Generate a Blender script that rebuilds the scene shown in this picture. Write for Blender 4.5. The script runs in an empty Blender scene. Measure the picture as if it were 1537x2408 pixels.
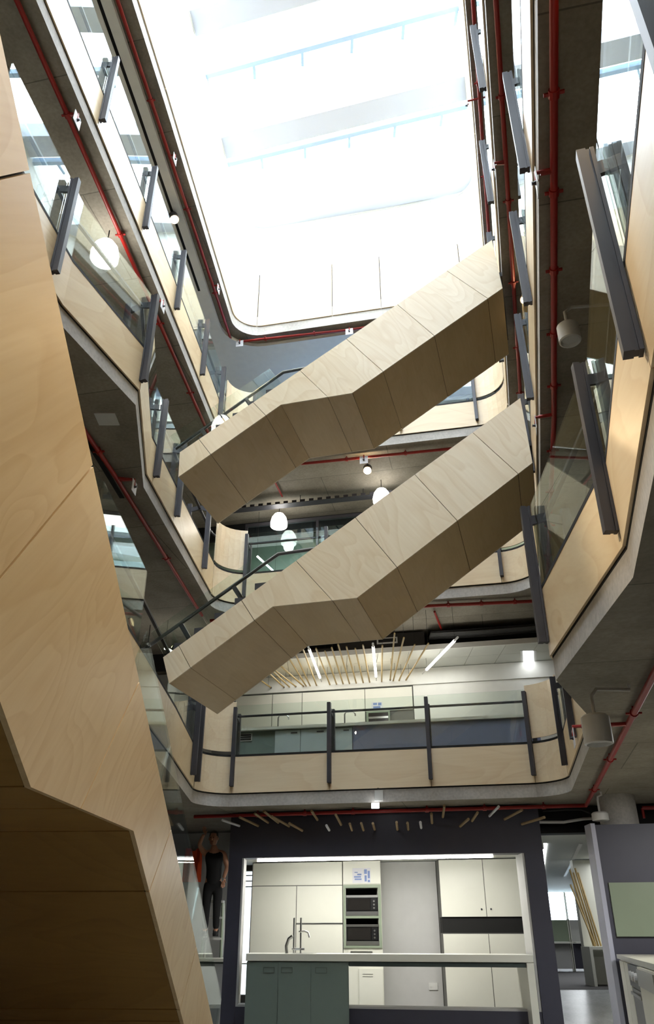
import bpy, bmesh, math, random
from mathutils import Vector, Matrix, Euler
random.seed(7)
SC = bpy.context.scene
COL = SC.collection
PI = math.pi
# ------------------------------------------------------------------ camera, sky, exposure
cam_d = bpy.data.cameras.new('camera'); CAM = bpy.data.objects.new('camera', cam_d); COL.objects.link(CAM)
cam_d.sensor_fit = 'VERTICAL'; cam_d.sensor_height = 36.0; cam_d.lens = 1820 / 2408 * 36.0
cam_d.clip_start = 0.05; cam_d.clip_end = 200
CAM.location = (0, 0, 1.37); CAM.rotation_euler = (math.radians(90 + 28.7), 0, 0)
SC.camera = CAM
W = bpy.data.worlds.new('sky'); SC.world = W; W.use_nodes = True
W.node_tree.nodes['Background'].inputs[0].default_value = (0.90, 0.95, 1.0, 1)
W.node_tree.nodes['Background'].inputs[1].default_value = 10.5
SC.view_settings.view_transform = 'Standard'; SC.view_settings.look = 'None'
SC.view_settings.exposure = 0.9; SC.view_settings.gamma = 1.0
SC.view_settings.use_curve_mapping = False
try:
    SC.cycles.max_bounces = 10; SC.cycles.diffuse_bounces = 5; SC.cycles.glossy_bounces = 4
    SC.cycles.transparent_max_bounces = 24; SC.cycles.transmission_bounces = 6
    SC.cycles.sample_clamp_indirect = 6.0; SC.cycles.use_denoising = True
    SC.cycles.caustics_reflective = False; SC.cycles.caustics_refractive = False
except Exception:
    pass

# ------------------------------------------------------------------ materials
def srgb(r, g, b):
    f = lambda c: (c / 255 / 12.92) if c / 255 <= 0.04045 else ((c / 255 + 0.055) / 1.055) ** 2.4
    return (f(r), f(g), f(b), 1)

def new_mat(name):
    m = bpy.data.materials.new(name); m.use_nodes = True
    nt = m.node_tree
    return m, nt, nt.nodes['Principled BSDF']

def plain(name, col, rough=0.5, metal=0.0, spec=0.5, var=0.06, scale=6.0):
    m, nt, b = new_mat(name)
    tc = nt.nodes.new('ShaderNodeTexCoord'); nz = nt.nodes.new('ShaderNodeTexNoise')
    nz.inputs['Scale'].default_value = scale; nz.inputs['Detail'].default_value = 3
    nt.links.new(tc.outputs['Object'], nz.inputs['Vector'])
    mx = nt.nodes.new('ShaderNodeMix'); mx.data_type = 'RGBA'
    nt.links.new(nz.outputs['Fac'], mx.inputs['Factor'])
    mx.inputs['A'].default_value = tuple(c * (1 - var) for c in col[:3]) + (1,)
    mx.inputs['B'].default_value = tuple(min(1, c * (1 + var)) for c in col[:3]) + (1,)
    nt.links.new(mx.outputs['Result'], b.inputs['Base Color'])
    b.inputs['Roughness'].default_value = rough; b.inputs['Metallic'].default_value = metal
    b.inputs['Specular IOR Level'].default_value = spec
    return m

def emit(name, col, strength):
    m, nt, b = new_mat(name)
    b.inputs['Base Color'].default_value = col
    b.inputs['Emission Color'].default_value = col
    b.inputs['Emission Strength'].default_value = strength
    return m

def plywood(name, grain, light=(231, 217, 190), dark=(208, 184, 146), contrast=1.0, bands=13.0):
    """birch plywood: contour-line figure of a stretched noise, grain along the given direction"""
    m, nt, b = new_mat(name); L = nt.links
    g = Vector(grain).normalized()
    q = g.rotation_difference(Vector((1, 0, 0))).to_euler()
    tc = nt.nodes.new('ShaderNodeTexCoord'); oi = nt.nodes.new('ShaderNodeObjectInfo')
    m1 = nt.nodes.new('ShaderNodeMapping'); m1.inputs['Rotation'].default_value = q
    off = nt.nodes.new('ShaderNodeVectorMath'); off.operation = 'SCALE'; off.inputs[0].default_value = (7.3, 3.1, 5.7)
    L.new(oi.outputs['Random'], off.inputs['Scale'])
    ad = nt.nodes.new('ShaderNodeVectorMath'); ad.operation = 'ADD'
    m2 = nt.nodes.new('ShaderNodeMapping'); m2.inputs['Scale'].default_value = (0.6, 1.7, 1.7)
    L.new(tc.outputs['Object'], m1.inputs['Vector']); L.new(m1.outputs[0], ad.inputs[0]); L.new(off.outputs[0], ad.inputs[1])
    L.new(ad.outputs[0], m2.inputs['Vector'])
    n1 = nt.nodes.new('ShaderNodeTexNoise'); n1.inputs['Scale'].default_value = 0.9; n1.inputs['Detail'].default_value = 1.6
    n1.inputs['Distortion'].default_value = 0.7
    L.new(m2.outputs[0], n1.inputs['Vector'])
    mu = nt.nodes.new('ShaderNodeMath'); mu.operation = 'MULTIPLY'; mu.inputs[1].default_value = bands
    L.new(n1.outputs['Fac'], mu.inputs[0])
    pp = nt.nodes.new('ShaderNodeMath'); pp.operation = 'FRACT'; L.new(mu.outputs[0], pp.inputs[0])
    rp = nt.nodes.new('ShaderNodeValToRGB'); e = rp.color_ramp.elements
    e[0].position = 0.0; e[0].color = (0.0, 0, 0, 1); e[1].position = 0.55; e[1].color = (.25, .25, .25, 1)
    e2 = e.new(0.93); e2.color = (0.75, .75, .75, 1); e3 = e.new(1.0); e3.color = (0.1, .1, .1, 1)
    L.new(pp.outputs[0], rp.inputs[0])
    m3 = nt.nodes.new('ShaderNodeMapping'); m3.inputs['Scale'].default_value = (1.5, 34, 34)
    L.new(ad.outputs[0], m3.inputs['Vector'])
    n2 = nt.nodes.new('ShaderNodeTexNoise'); n2.inputs['Scale'].default_value = 1.0; n2.inputs['Detail'].default_value = 4
    L.new(m3.outputs[0], n2.inputs['Vector'])
    n3 = nt.nodes.new('ShaderNodeTexNoise'); n3.inputs['Scale'].default_value = 1.3; n3.inputs['Detail'].default_value = 2
    L.new(m2.outputs[0], n3.inputs['Vector'])
    s1 = nt.nodes.new('ShaderNodeMath'); s1.operation = 'MULTIPLY_ADD'; s1.inputs[1].default_value = 0.42 * contrast
    L.new(rp.outputs['Color'], s1.inputs[0])
    s2 = nt.nodes.new('ShaderNodeMath'); s2.operation = 'MULTIPLY'; s2.inputs[1].default_value = 0.5
    L.new(n2.outputs['Fac'], s2.inputs[0]); L.new(s2.outputs[0], s1.inputs[2])
    s3 = nt.nodes.new('ShaderNodeMath'); s3.operation = 'MULTIPLY_ADD'; s3.inputs[1].default_value = 0.6
    L.new(n3.outputs['Fac'], s3.inputs[0]); L.new(s1.outputs[0], s3.inputs[2])
    sub = nt.nodes.new('ShaderNodeMath'); sub.operation = 'SUBTRACT'; sub.inputs[1].default_value = 0.22; sub.use_clamp = True
    L.new(s3.outputs[0], sub.inputs[0])
    # knots
    vm = nt.nodes.new('ShaderNodeMapping'); vm.inputs['Scale'].default_value = (0.75, 1.5, 1.5); L.new(ad.outputs[0], vm.inputs['Vector'])
    vo = nt.nodes.new('ShaderNodeTexVoronoi'); vo.inputs['Scale'].default_value = 1.0; L.new(vm.outputs[0], vo.inputs['Vector'])
    kr = nt.nodes.new('ShaderNodeValToRGB'); k = kr.color_ramp.elements
    k[0].position = 0.02; k[0].color = (.5, .5, .5, 1); k[1].position = 0.07; k[1].color = (0, 0, 0, 1)
    L.new(vo.outputs['Distance'], kr.inputs[0])
    sk = nt.nodes.new('ShaderNodeMath'); sk.operation = 'ADD'; sk.use_clamp = True
    L.new(sub.outputs[0], sk.inputs[0]); L.new(kr.outputs['Color'], sk.inputs[1])
    mx = nt.nodes.new('ShaderNodeMix'); mx.data_type = 'RGBA'
    mx.inputs['A'].default_value = srgb(*light); mx.inputs['B'].default_value = srgb(*dark)
    L.new(sk.outputs[0], mx.inputs['Factor']); L.new(mx.outputs['Result'], b.inputs['Base Color'])
    b.inputs['Roughness'].default_value = 0.38; b.inputs['Specular IOR Level'].default_value = 0.4
    return m

def concrete(name, c1, c2, joints=None, rough=0.75):
    m, nt, b = new_mat(name); L = nt.links
    tc = nt.nodes.new('ShaderNodeTexCoord')
    n1 = nt.nodes.new('ShaderNodeTexNoise'); n1.inputs['Scale'].default_value = 1.1; n1.inputs['Detail'].default_value = 6; n1.inputs['Roughness'].default_value = 0.62
    L.new(tc.outputs['Object'], n1.inputs['Vector'])
    rp = nt.nodes.new('ShaderNodeValToRGB'); rp.color_ramp.elements[0].position = 0.3; rp.color_ramp.elements[1].position = 0.72
    rp.color_ramp.elements[0].color = srgb(*c1); rp.color_ramp.elements[1].color = srgb(*c2)
    L.new(n1.outputs['Fac'], rp.inputs[0]); out = rp.outputs[0]
    n2 = nt.nodes.new('ShaderNodeTexNoise'); n2.inputs['Scale'].default_value = 26; n2.inputs['Detail'].default_value = 3
    L.new(tc.outputs['Object'], n2.inputs['Vector'])
    mp = nt.nodes.new('ShaderNodeMapRange'); mp.inputs[1].default_value = 0.25; mp.inputs[2].default_value = 0.75
    mp.inputs[3].default_value = 0.85; mp.inputs[4].default_value = 1.1
    L.new(n2.outputs['Fac'], mp.inputs[0])
    mx = nt.nodes.new('ShaderNodeMix'); mx.data_type = 'RGBA'; mx.blend_type = 'MULTIPLY'; mx.inputs['Factor'].default_value = 1
    L.new(out, mx.inputs['A']); L.new(mp.outputs[0], mx.inputs['B']); out = mx.outputs['Result']
    if joints:
        mpn = nt.nodes.new('ShaderNodeMapping'); mpn.inputs['Rotation'].default_value = (0, 0, math.radians(12)); L.new(tc.outputs['Object'], mpn.inputs['Vector'])
        br = nt.nodes.new('ShaderNodeTexBrick'); br.inputs['Scale'].default_value = 1.0
        br.inputs['Brick Width'].default_value = joints[0]; br.inputs['Row Height'].default_value = joints[1]
        br.inputs['Mortar Size'].default_value = 0.008; br.inputs['Mortar Smooth'].default_value = 0.3
        br.inputs['Color1'].default_value = (1, 1, 1, 1); br.inputs['Color2'].default_value = (.86, .86, .86, 1); br.inputs['Mortar'].default_value = (.5, .5, .5, 1)
        L.new(mpn.outputs[0], br.inputs['Vector'])
        m3 = nt.nodes.new('ShaderNodeMix'); m3.data_type = 'RGBA'; m3.blend_type = 'MULTIPLY'; m3.inputs['Factor'].default_value = 1
        L.new(out, m3.inputs['A']); L.new(br.outputs['Color'], m3.inputs['B']); out = m3.outputs['Result']
    L.new(out, b.inputs['Base Color']); b.inputs['Roughness'].default_value = rough
    b.inputs['Specular IOR Level'].default_value = 0.3
    bp = nt.nodes.new('ShaderNodeBump'); bp.inputs['Strength'].default_value = 0.15; bp.inputs['Distance'].default_value = 0.01
    L.new(n2.outputs['Fac'], bp.inputs['Height']); L.new(bp.outputs[0], b.inputs['Normal'])
    return m

def thin_glass(name, tint=(0.93, 0.97, 0.95, 1)):
    m = bpy.data.materials.new(name); m.use_nodes = True; nt = m.node_tree; nt.nodes.clear(); L = nt.links
    out = nt.nodes.new('ShaderNodeOutputMaterial'); mix = nt.nodes.new('ShaderNodeMixShader')
    tr = nt.nodes.new('ShaderNodeBsdfTransparent'); tr.inputs[0].default_value = tint
    gl = nt.nodes.new('ShaderNodeBsdfGlossy'); gl.inputs['Roughness'].default_value = 0.0; gl.inputs[0].default_value = (.95, 1, 1, 1)
    ge = nt.nodes.new('ShaderNodeNewGeometry'); fr = nt.nodes.new('ShaderNodeFresnel')
    ma = nt.nodes.new('ShaderNodeMath'); ma.operation = 'MULTIPLY_ADD'; ma.inputs[1].default_value = 1 / 1.52 - 1.52; ma.inputs[2].default_value = 1.52
    L.new(ge.outputs['Backfacing'], ma.inputs[0]); L.new(ma.outputs[0], fr.inputs['IOR'])
    L.new(fr.outputs[0], mix.inputs[0]); L.new(tr.outputs[0], mix.inputs[1]); L.new(gl.outputs[0], mix.inputs[2]); L.new(mix.outputs[0], out.inputs[0])
    return m

def opal(name, col, trans=0.6):
    m = bpy.data.materials.new(name); m.use_nodes = True; nt = m.node_tree; nt.nodes.clear(); L = nt.links
    out = nt.nodes.new('ShaderNodeOutputMaterial'); mix = nt.nodes.new('ShaderNodeMixShader'); mix.inputs[0].default_value = trans
    d = nt.nodes.new('ShaderNodeBsdfDiffuse'); t = nt.nodes.new('ShaderNodeBsdfTranslucent')
    d.inputs[0].default_value = col; t.inputs[0].default_value = col
    L.new(d.outputs[0], mix.inputs[1]); L.new(t.outputs[0], mix.inputs[2]); L.new(mix.outputs[0], out.inputs[0])
    return m

PLY_STAIR = plywood('plywood_stair_side', (0.56, -0.15, -0.82))
PLY_SOFFIT_SHADED = plywood('plywood_stair_soffit_shaded', (0.25, 1, 0.1), light=(214, 190, 148), dark=(188, 158, 112), contrast=0.5, bands=5)  # same plywood as the sides, with underside shade put into its colour
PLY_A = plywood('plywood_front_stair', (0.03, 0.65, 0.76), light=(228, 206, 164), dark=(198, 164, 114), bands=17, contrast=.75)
PLY_A_UNDER_SHADED = plywood('plywood_front_stair_soffit_shaded', (1, 0.05, 0.1), light=(168, 132, 76), dark=(140, 106, 56), contrast=0.8)  # front stair plywood darkened, shade of the underside painted into the tone
PLY_H = plywood('plywood_upstand', (1, -0.2, 0.04), light=(230, 214, 184), dark=(208, 182, 146), contrast=0.8, bands=6)
PLY_V = plywood('plywood_upstand_side', (0.24, 1, 0.35), light=(229, 210, 174), dark=(206, 176, 132), bands=7)
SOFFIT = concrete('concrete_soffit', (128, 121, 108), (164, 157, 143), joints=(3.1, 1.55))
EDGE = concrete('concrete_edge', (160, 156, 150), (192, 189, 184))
FLOORC = concrete('concrete_floor', (134, 136, 138), (170, 173, 174), rough=0.25)
PLASTER = plain('plaster', srgb(240, 238, 232), 0.8, spec=0.2)
WHITE = plain('white_paint', srgb(226, 226, 220), 0.6, spec=0.3)
CAB = plain('white_laminate', srgb(226, 226, 214), 0.35, var=0.02)
GREYWALL = plain('grey_paint', srgb(186, 186, 184), 0.7)
SAGE = plain('sage_laminate', srgb(118, 132, 126), 0.4, var=0.03)
SAGE2 = plain('sage_splash', srgb(140, 152, 132), 0.3, var=0.03)
CHAR = plain('charcoal_blue_laminate', srgb(66, 66, 79), 0.5, var=0.08)
DARK = plain('dark_metal', srgb(56, 55, 60), 0.5, metal=0.15)
RAILM = plain('rail_metal', srgb(112, 114, 116), 0.3, metal=0.7)
CARC = plain('shadow_grey_carcass', srgb(104, 104, 100), 0.7)
RUBBER = plain('dark_rubber_tread', srgb(52, 52, 54), 0.8)
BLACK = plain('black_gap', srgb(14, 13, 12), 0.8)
STEEL = plain('stainless', srgb(190, 190, 188), 0.28, metal=1.0, var=0.02)
RED = plain('red_pipe_paint', srgb(150, 30, 24), 0.4)
BAMBOO = plain('bamboo', srgb(172, 146, 92), 0.5, var=0.25, scale=14)
PEG = plain('pale_wood_peg', srgb(150, 128, 96), 0.6, var=0.2, scale=18)
PEGW = plain('white_peg', srgb(215, 215, 220), 0.5)
CARPET = plain('carpet', srgb(72, 70, 70), 0.95, var=0.3, scale=40)
TILE = plain('ceiling_tile', srgb(205, 207, 200), 0.8, var=0.03)
GLASS = thin_glass('balustrade_glass')
WGLASS = thin_glass('window_glass', (0.85, 0.93, 0.97, 1))
ROOFG = thin_glass('roof_glass', (0.95, 0.98, 1, 1))
OPAL = opal('opal_beam', (0.62, 0.66, 0.74, 1), 0.10)
OPALP = opal('opal_panel', (0.50, 0.62, 0.74, 1), 0.2)
TUBE = emit('fluorescent_tube', (1, 0.97, 0.9, 1), 3.2)
LED = emit('led_strip', (1, 0.98, 0.93, 1), 18)
LAMP = emit('pendant_glow', (1, 0.97, 0.9, 1), 7)
SPOT = emit('warm_spot_glow', (1, 0.72, 0.38, 1), 260)
TROF = emit('troffer_glow', (0.95, 0.98, 1, 1), 4)
LAMPW = plain('lamp_white', srgb(205, 205, 202), 0.45)
SKIN = plain('skin', srgb(190, 140, 112), 0.55)
CLOTHB = plain('black_cloth', srgb(22, 22, 24), 0.9)
HAIR = plain('grey_hair', srgb(90, 82, 74), 0.8, var=0.3, scale=60)
ORANGE = plain('orange_cloth', srgb(232, 84, 40), 0.85, var=0.12)
SILVER = emit('daylit_pane', (0.85, 0.95, 1.0, 1), 0.9)

# ------------------------------------------------------------------ mesh helpers
def V(*a): return Vector(a)
class MB:
    def __init__(s): s.v = []; s.f = []; s.smooth = False
    def add(s, vs, fs):
        n = len(s.v); s.v += [tuple(v) for v in vs]; s.f += [tuple(i + n for i in f) for f in fs]; return s
    def box8(s, p):
        return s.add(p, [(0, 3, 2, 1), (4, 5, 6, 7), (0, 1, 5, 4), (1, 2, 6, 5), (2, 3, 7, 6), (3, 0, 4, 7)])
    def box(s, x0, x1, y0, y1, z0, z1):
        return s.box8([(x0, y0, z0), (x1, y0, z0), (x1, y1, z0), (x0, y1, z0), (x0, y0, z1), (x1, y0, z1), (x1, y1, z1), (x0, y1, z1)])
    def obox(s, o, u, n, w, a0, a1, b0, b1, c0, c1):
        o, u, n, w = Vector(o), Vector(u), Vector(n), Vector(w)
        P = lambda a, b, c: o + u * a + n * b + w * c
        return s.box8([P(a0, b0, c0), P(a1, b0, c0), P(a1, b1, c0), P(a0, b1, c0), P(a0, b0, c1), P(a1, b0, c1), P(a1, b1, c1), P(a0, b1, c1)])
    def prism(s, poly, vec):
        n = len(poly); vec = Vector(vec)
        return s.add([Vector(p) for p in poly] + [Vector(p) + vec for p in poly],
                     [tuple(range(n - 1, -1, -1)), tuple(range(n, 2 * n))] + [(i, (i + 1) % n, n + (i + 1) % n, n + i) for i in range(n)])
    def tube(s, pts, r, n=8, cap=True):
        pts = [Vector(p) for p in pts]; rings = []
        up = None
        for i, p in enumerate(pts):
            t = (pts[min(i + 1, len(pts) - 1)] - pts[max(i - 1, 0)]).normalized()
            if up is None:
                up = t.cross(V(0, 0, 1)); up = up if up.length > 1e-3 else t.cross(V(1, 0, 0))
            a = (up - t * up.dot(t)).normalized(); b = t.cross(a); up = a
            rr = r[i] if isinstance(r, (list, tuple)) else r
            rings.append([p + (a * math.cos(2 * PI * k / n) + b * math.sin(2 * PI * k / n)) * rr for k in range(n)])
        vs = [v for R in rings for v in R]; fs = []
        for i in range(len(rings) - 1):
            for k in range(n):
                fs.append((i * n + k, i * n + (k + 1) % n, (i + 1) * n + (k + 1) % n, (i + 1) * n + k))
        if cap:
            fs.append(tuple(range(n - 1, -1, -1))); fs.append(tuple((len(rings) - 1) * n + k for k in range(n)))
        return s.add(vs, fs)
    def lathe(s, c, prof, n=20, axis=None):
        c = Vector(c); vs = []; fs = []
        M = Matrix.Identity(3) if axis is None else Vector((0, 0, 1)).rotation_difference(Vector(axis)).to_matrix()
        for r, z in prof:
            for k in range(n):
                vs.append(c + M @ V(r * math.cos(2 * PI * k / n), r * math.sin(2 * PI * k / n), z))
        for i in range(len(prof) - 1):
            for k in range(n):
                fs.append((i * n + k, i * n + (k + 1) % n, (i + 1) * n + (k + 1) % n, (i + 1) * n + k))
        if prof[0][0] > 1e-4: fs.append(tuple(range(n - 1, -1, -1)))
        if prof[-1][0] > 1e-4: fs.append(tuple((len(prof) - 1) * n + k for k in range(n)))
        return s.add(vs, fs)
    def build(s, name, mat, parent=None, smooth=False, bevel=0.0):
        me = bpy.data.meshes.new(name); me.from_pydata(s.v, [], s.f); me.update()
        bm = bmesh.new(); bm.from_mesh(me); bmesh.ops.recalc_face_normals(bm, faces=bm.faces)
        if bevel:
            bmesh.ops.bevel(bm, geom=list(bm.edges), offset=bevel, segments=1, affect='EDGES', profile=0.5)
        bm.to_mesh(me); bm.free()
        if smooth:
            me.polygons.foreach_set('use_smooth', [True] * len(me.polygons))
            try: me.set_sharp_from_angle(angle=math.radians(40))
            except Exception: pass
        me.materials.append(mat)
        o = bpy.data.objects.new(name, me); COL.objects.link(o)
        if parent is not None:
            o.parent = parent
            p = parent; T = Matrix.Identity(4)
            while p is not None: T = T @ p.matrix_basis.inverted() if p.parent is None else p.matrix_basis.inverted() @ T; p = p.parent
            o.matrix_parent_inverse = Matrix.Identity(4)
            r = parent
            while r.parent is not None: r = r.parent
            if parent is r: o.location = -r.location
        return o

def tag(o, label, cat, group=None):
    o['label'] = label; o['category'] = cat
    if group: o['group'] = group
    return o
def thing(name, label, cat, loc=(0, 0, 0), group=None):
    o = bpy.data.objects.new(name, None); COL.objects.link(o); o.location = loc; o.empty_display_size = 0.2
    return tag(o, label, cat, group)
def struct(name, mb, mat, parent=None, smooth=False):
    o = mb.build(name, mat, parent, smooth)
    if parent is None: o['kind'] = 'structure'
    return o
def B(): return MB()

# ------------------------------------------------------------------ plan geometry of the atrium
def Bk(x, c=13.3): return c - 0.21 * x
def Lf(y): return -2.56 + 0.113 * (y - 8.9)
def Rt(y): return 2.68 + 0.245 * (y - 8.2)
BU = V(1, -0.21, 0).normalized(); BN = V(-0.21, -1, 0).normalized()      # along the back wall, and out of it towards the camera
def bp(x, c, z): return V(x, Bk(x, c), z)
S = {1: 3.25, 2: 6.65, 3: 10.05, 4: 13.45}                                # soffit heights
FL = {k: v + 0.55 for k, v in S.items()}

def fillet(a, p, b, r, n=9):
    a, p, b = [V(q[0], q[1], 0) for q in (a, p, b)]
    da = (a - p).normalized(); db = (b - p).normalized(); th = da.angle(db); t = r / math.tan(th / 2)
    c = p + (da + db).normalized() * (r / math.sin(th / 2)); s = p + da * t; e = p + db * t
    v0 = s - c; v1 = e - c; ang = v0.angle(v1); sg = 1 if v0.cross(v1).z > 0 else -1
    return [tuple((c + Matrix.Rotation(sg * ang * i / (n - 1), 3, 'Z') @ v0)[:2]) for i in range(n)]

def outline(k):
    cl = {1: -2.2, 2: -2.08, 3: -2.08, 4: -2.08}[k]; cb = 13.3
    left = {1: [(-2.85, -3), (-2.78, 4.4), (-1.99, 5.95), (-2.01, 7.9), (-2.06, 10.4)],
            2: [(-3.6, -7), (-2.86, 4.2), (-2.64, 5.75), (-2.17, 7.12), (-2.46, 8.95)],
            3: [(Lf(-7) - .05, -7), (Lf(8) - .02, 8)], 4: [(Lf(-7) - .05, -7), (Lf(8) - .02, 8)]}[k]
    dr = {1: 0, 2: 0, 3: -.12, 4: -.2}[k]
    right = {1: [(2.77, 8.0), (1.92, 6.37), (1.83, 4.25), (1.05, 1.3), (.62, -3)]}.get(k, [(Rt(8) + dr, 8), (Rt(-1) + dr, -1), (Rt(-1) + dr - .1, -7)])
    pl = (cl, Bk(cl, cb))
    xr = 3.72 + dr; pr = (xr, Bk(xr, cb))
    aL = fillet(left[-1], pl, pr, 0.55); aR = fillet(pl, pr, right[0], 0.6)
    return left, aL, aR, right

def off(path, d):
    """offset an open XY path towards the void (right-hand side of travel)"""
    P = [V(p[0], p[1], 0) for p in path]; out = []
    for i, p in enumerate(P):
        n = V(0, 0, 0); ds = []
        for a, b in ((i - 1, i), (i, i + 1)):
            if 0 <= a and b < len(P):
                e = (P[b] - P[a]).normalized(); ds.append(V(e.y, -e.x, 0))
        n = sum(ds, V(0, 0, 0)).normalized(); q = n.dot(ds[0])
        out.append(p + n * (d / max(q, 0.4)))
    return out
def plen(path):
    return [0.0] + [x for x in __import__('itertools').accumulate((Vector(b[:2]) - Vector(a[:2])).length for a, b in zip(path, path[1:]))]
def at(path, s):
    L = plen(path); s = min(max(s, 0), L[-1])
    for i in range(len(path) - 1):
        if s <= L[i + 1] + 1e-9:
            a, b = Vector(path[i][:2]), Vector(path[i + 1][:2]); t = (s - L[i]) / max(L[i + 1] - L[i], 1e-9)
            e = (b - a).normalized()
            return a + (b - a) * t, e
def sub(path, s0, s1):
    s1 = min(s1, plen(path)[-1])
    L = plen(path)
    return [tuple(at(path, s0)[0])] + [tuple(path[i][:2]) for i in range(len(path)) if s0 + 1e-4 < L[i] < s1 - 1e-4] + [tuple(at(path, s1)[0])]
def nearest(path, p):
    best = None; L = plen(path); p = Vector(p)
    for i in range(len(path) - 1):
        a, b = Vector(path[i][:2]), Vector(path[i + 1][:2]); e = b - a
        t = min(1, max(0, (p - a).dot(e) / e.length_squared)); d = (a + e * t - p).length
        if best is None or d < best[0]: best = (d, L[i] + t * e.length)
    return best[1]
def strip(mb, path, d0, d1, z0, z1):
    A = off(path, d0); C = off(path, d1); n = len(A)
    vs = [v + V(0, 0, z) for z in (z0, z1) for arr in (A, C) for v in arr]; fs = []
    for i in range(n - 1):
        a, b, c, d = i, i + 1, n + i, n + i + 1; e = 2 * n
        fs += [(a, b, d, c), (a + e, c + e, d + e, b + e), (a, a + e, b + e, b), (c, d, d + e, c + e)]
    e = 2 * n
    fs += [(0, n, n + e, e), (n - 1, n - 1 + e, 2 * n - 1 + e, 2 * n - 1)]
    return mb.add(vs, fs)

OUT = {}
for k in (1, 2, 3, 4):
    OUT[k] = outline(k)
def hole(k):
    l, aL, aR, r = OUT[k]; return l + aL + aR + r

def ring_slab(name, hole_pts, outer, z0, z1, mat, mat_side=None):
    bm = bmesh.new()
    def loop(pts):
        vs = [bm.verts.new((p[0], p[1], z0)) for p in pts]
        return [bm.edges.new((vs[i], vs[(i + 1) % len(vs)])) for i in range(len(vs))]
    es = loop(hole_pts) + loop(outer)
    bmesh.ops.triangle_fill(bm, use_beauty=True, use_dissolve=False, edges=es)
    # drop faces that fell inside the hole
    hp = [Vector((p[0], p[1])) for p in hole_pts]
    def inside(q):
        c = False; j = len(hp) - 1
        for i in range(len(hp)):
            if (hp[i].y > q.y) != (hp[j].y > q.y) and q.x < (hp[j].x - hp[i].x) * (q.y - hp[i].y) / (hp[j].y - hp[i].y) + hp[i].x: c = not c
            j = i
        return c
    bad = [f for f in bm.faces if inside(f.calc_center_median().xy)]
    bmesh.ops.delete(bm, geom=bad, context='FACES_ONLY')
    r = bmesh.ops.extrude_face_region(bm, geom=list(bm.faces))
    for v in [g for g in r['geom'] if isinstance(g, bmesh.types.BMVert)]: v.co.z = z1
    bmesh.ops.recalc_face_normals(bm, faces=bm.faces)
    me = bpy.data.meshes.new(name)
    for f in bm.faces:
        if abs(f.normal.z) < 0.5: f.material_index = 1
    bm.to_mesh(me); bm.free(); me.materials.append(mat); me.materials.append(mat_side or mat)
    o = bpy.data.objects.new(name, me); COL.objects.link(o); o['kind'] = 'structure'
    return o

BOX = [(-11, -9), (13, -9), (13, 36), (-11, 36)]
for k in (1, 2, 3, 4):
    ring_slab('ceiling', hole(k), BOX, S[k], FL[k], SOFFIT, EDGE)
# ------------------------------------------------------------------ shell
struct('floor', B().box(-11, 13, -9, 14.2, -0.3, 0).box(-11, 3.45, 14.2, 36, -0.3, 0), plain('worn_concrete_floor', srgb(128, 124, 116), 0.5, var=.15))
struct('floor', B().prism([(3.5, 14.2, -0.3), (3.5, 14.2, 0.0), (3.5, 17.5, 0.46), (3.5, 17.5, -0.3)], (9.5, 0, 0)), FLOORC)
fl = struct('floor', B().box(3.5, 13, 17.5, 36, -0.3, 0.465), CARPET)
DULL = plain('dull_grey_paint', srgb(128, 126, 122), 0.8)
struct('wall_left', B().box(-11.2, -11, -9, 36, -0.3, 18), DULL)
struct('wall_right', B().box(13, 13.2, -9, 36, -0.3, 18), DULL)
struct('wall_front', B().box(-11.2, 13.2, -9.2, -9, -0.3, 18), DULL)
# back wall with a ground-floor window opening
struct('wall_back', B().box(-11.2, 7.6, 36, 36.2, -0.3, 18).box(12.2, 13.2, 36, 36.2, -0.3, 18).box(7.6, 12.2, 36, 36.2, -0.3, 1.5).box(7.6, 12.2, 36, 36.2, 3.2, 18), WHITE)
w = thing('window_1', '', ''); del w['label']; del w['category']; w['kind'] = 'structure'; w.location = (9.9, 36, 1.5)
B().box(7.6, 12.2, 36.08, 36.1, 1.5, 3.2).build('window_glass', WGLASS, w)
for i in range(5): B().box(7.6 + i * 1.13, 7.68 + i * 1.13, 35.98, 36.08, 1.5, 3.2).build('mullion', WHITE, w)

# ------------------------------------------------------------------ roof light
U4 = hole(4)
UPZ0, UPZ1 = FL[4] - 0.30, FL[4] + 1.35
wl = thing('wall_skylight', '', ''); del wl['label']; del wl['category']; wl['kind'] = 'structure'
path4 = U4
tot = plen(path4)[-1]
sb0 = nearest(path4, (-1.62, Bk(-1.62))); cuts = [0, 3, 6, 9, 12, 15, 18]
cuts = [c for c in cuts if c < sb0 - 2.0] + [sb0]
s1_ = nearest(path4, (0.12, Bk(.12))); s2_ = nearest(path4, (1.22, Bk(1.22)))
s3_ = nearest(path4, (3.0, Bk(3.0))); cuts += [s1_, s2_, s3_]
c = s3_ + 1.6
while c < tot - 1: cuts.append(c); c += 2.6
cuts.append(tot)
for a, b_ in zip(cuts, cuts[1:]):
    if b_ - a > 0.05:
        strip(B(), sub(path4, a + .009, b_ - .009), 0.0, 0.025, UPZ0 + 0.01, UPZ1).build('panel', PLY_H, wl, smooth=False)
strip(B(), path4, -0.25, -0.01, UPZ1 - 0.02, 16.9).build('lining', WHITE, wl)
strip(B(), path4, -0.012, -0.002, UPZ0 + .02, UPZ1 - .01).build('joint_backing', BLACK, wl)
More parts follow.
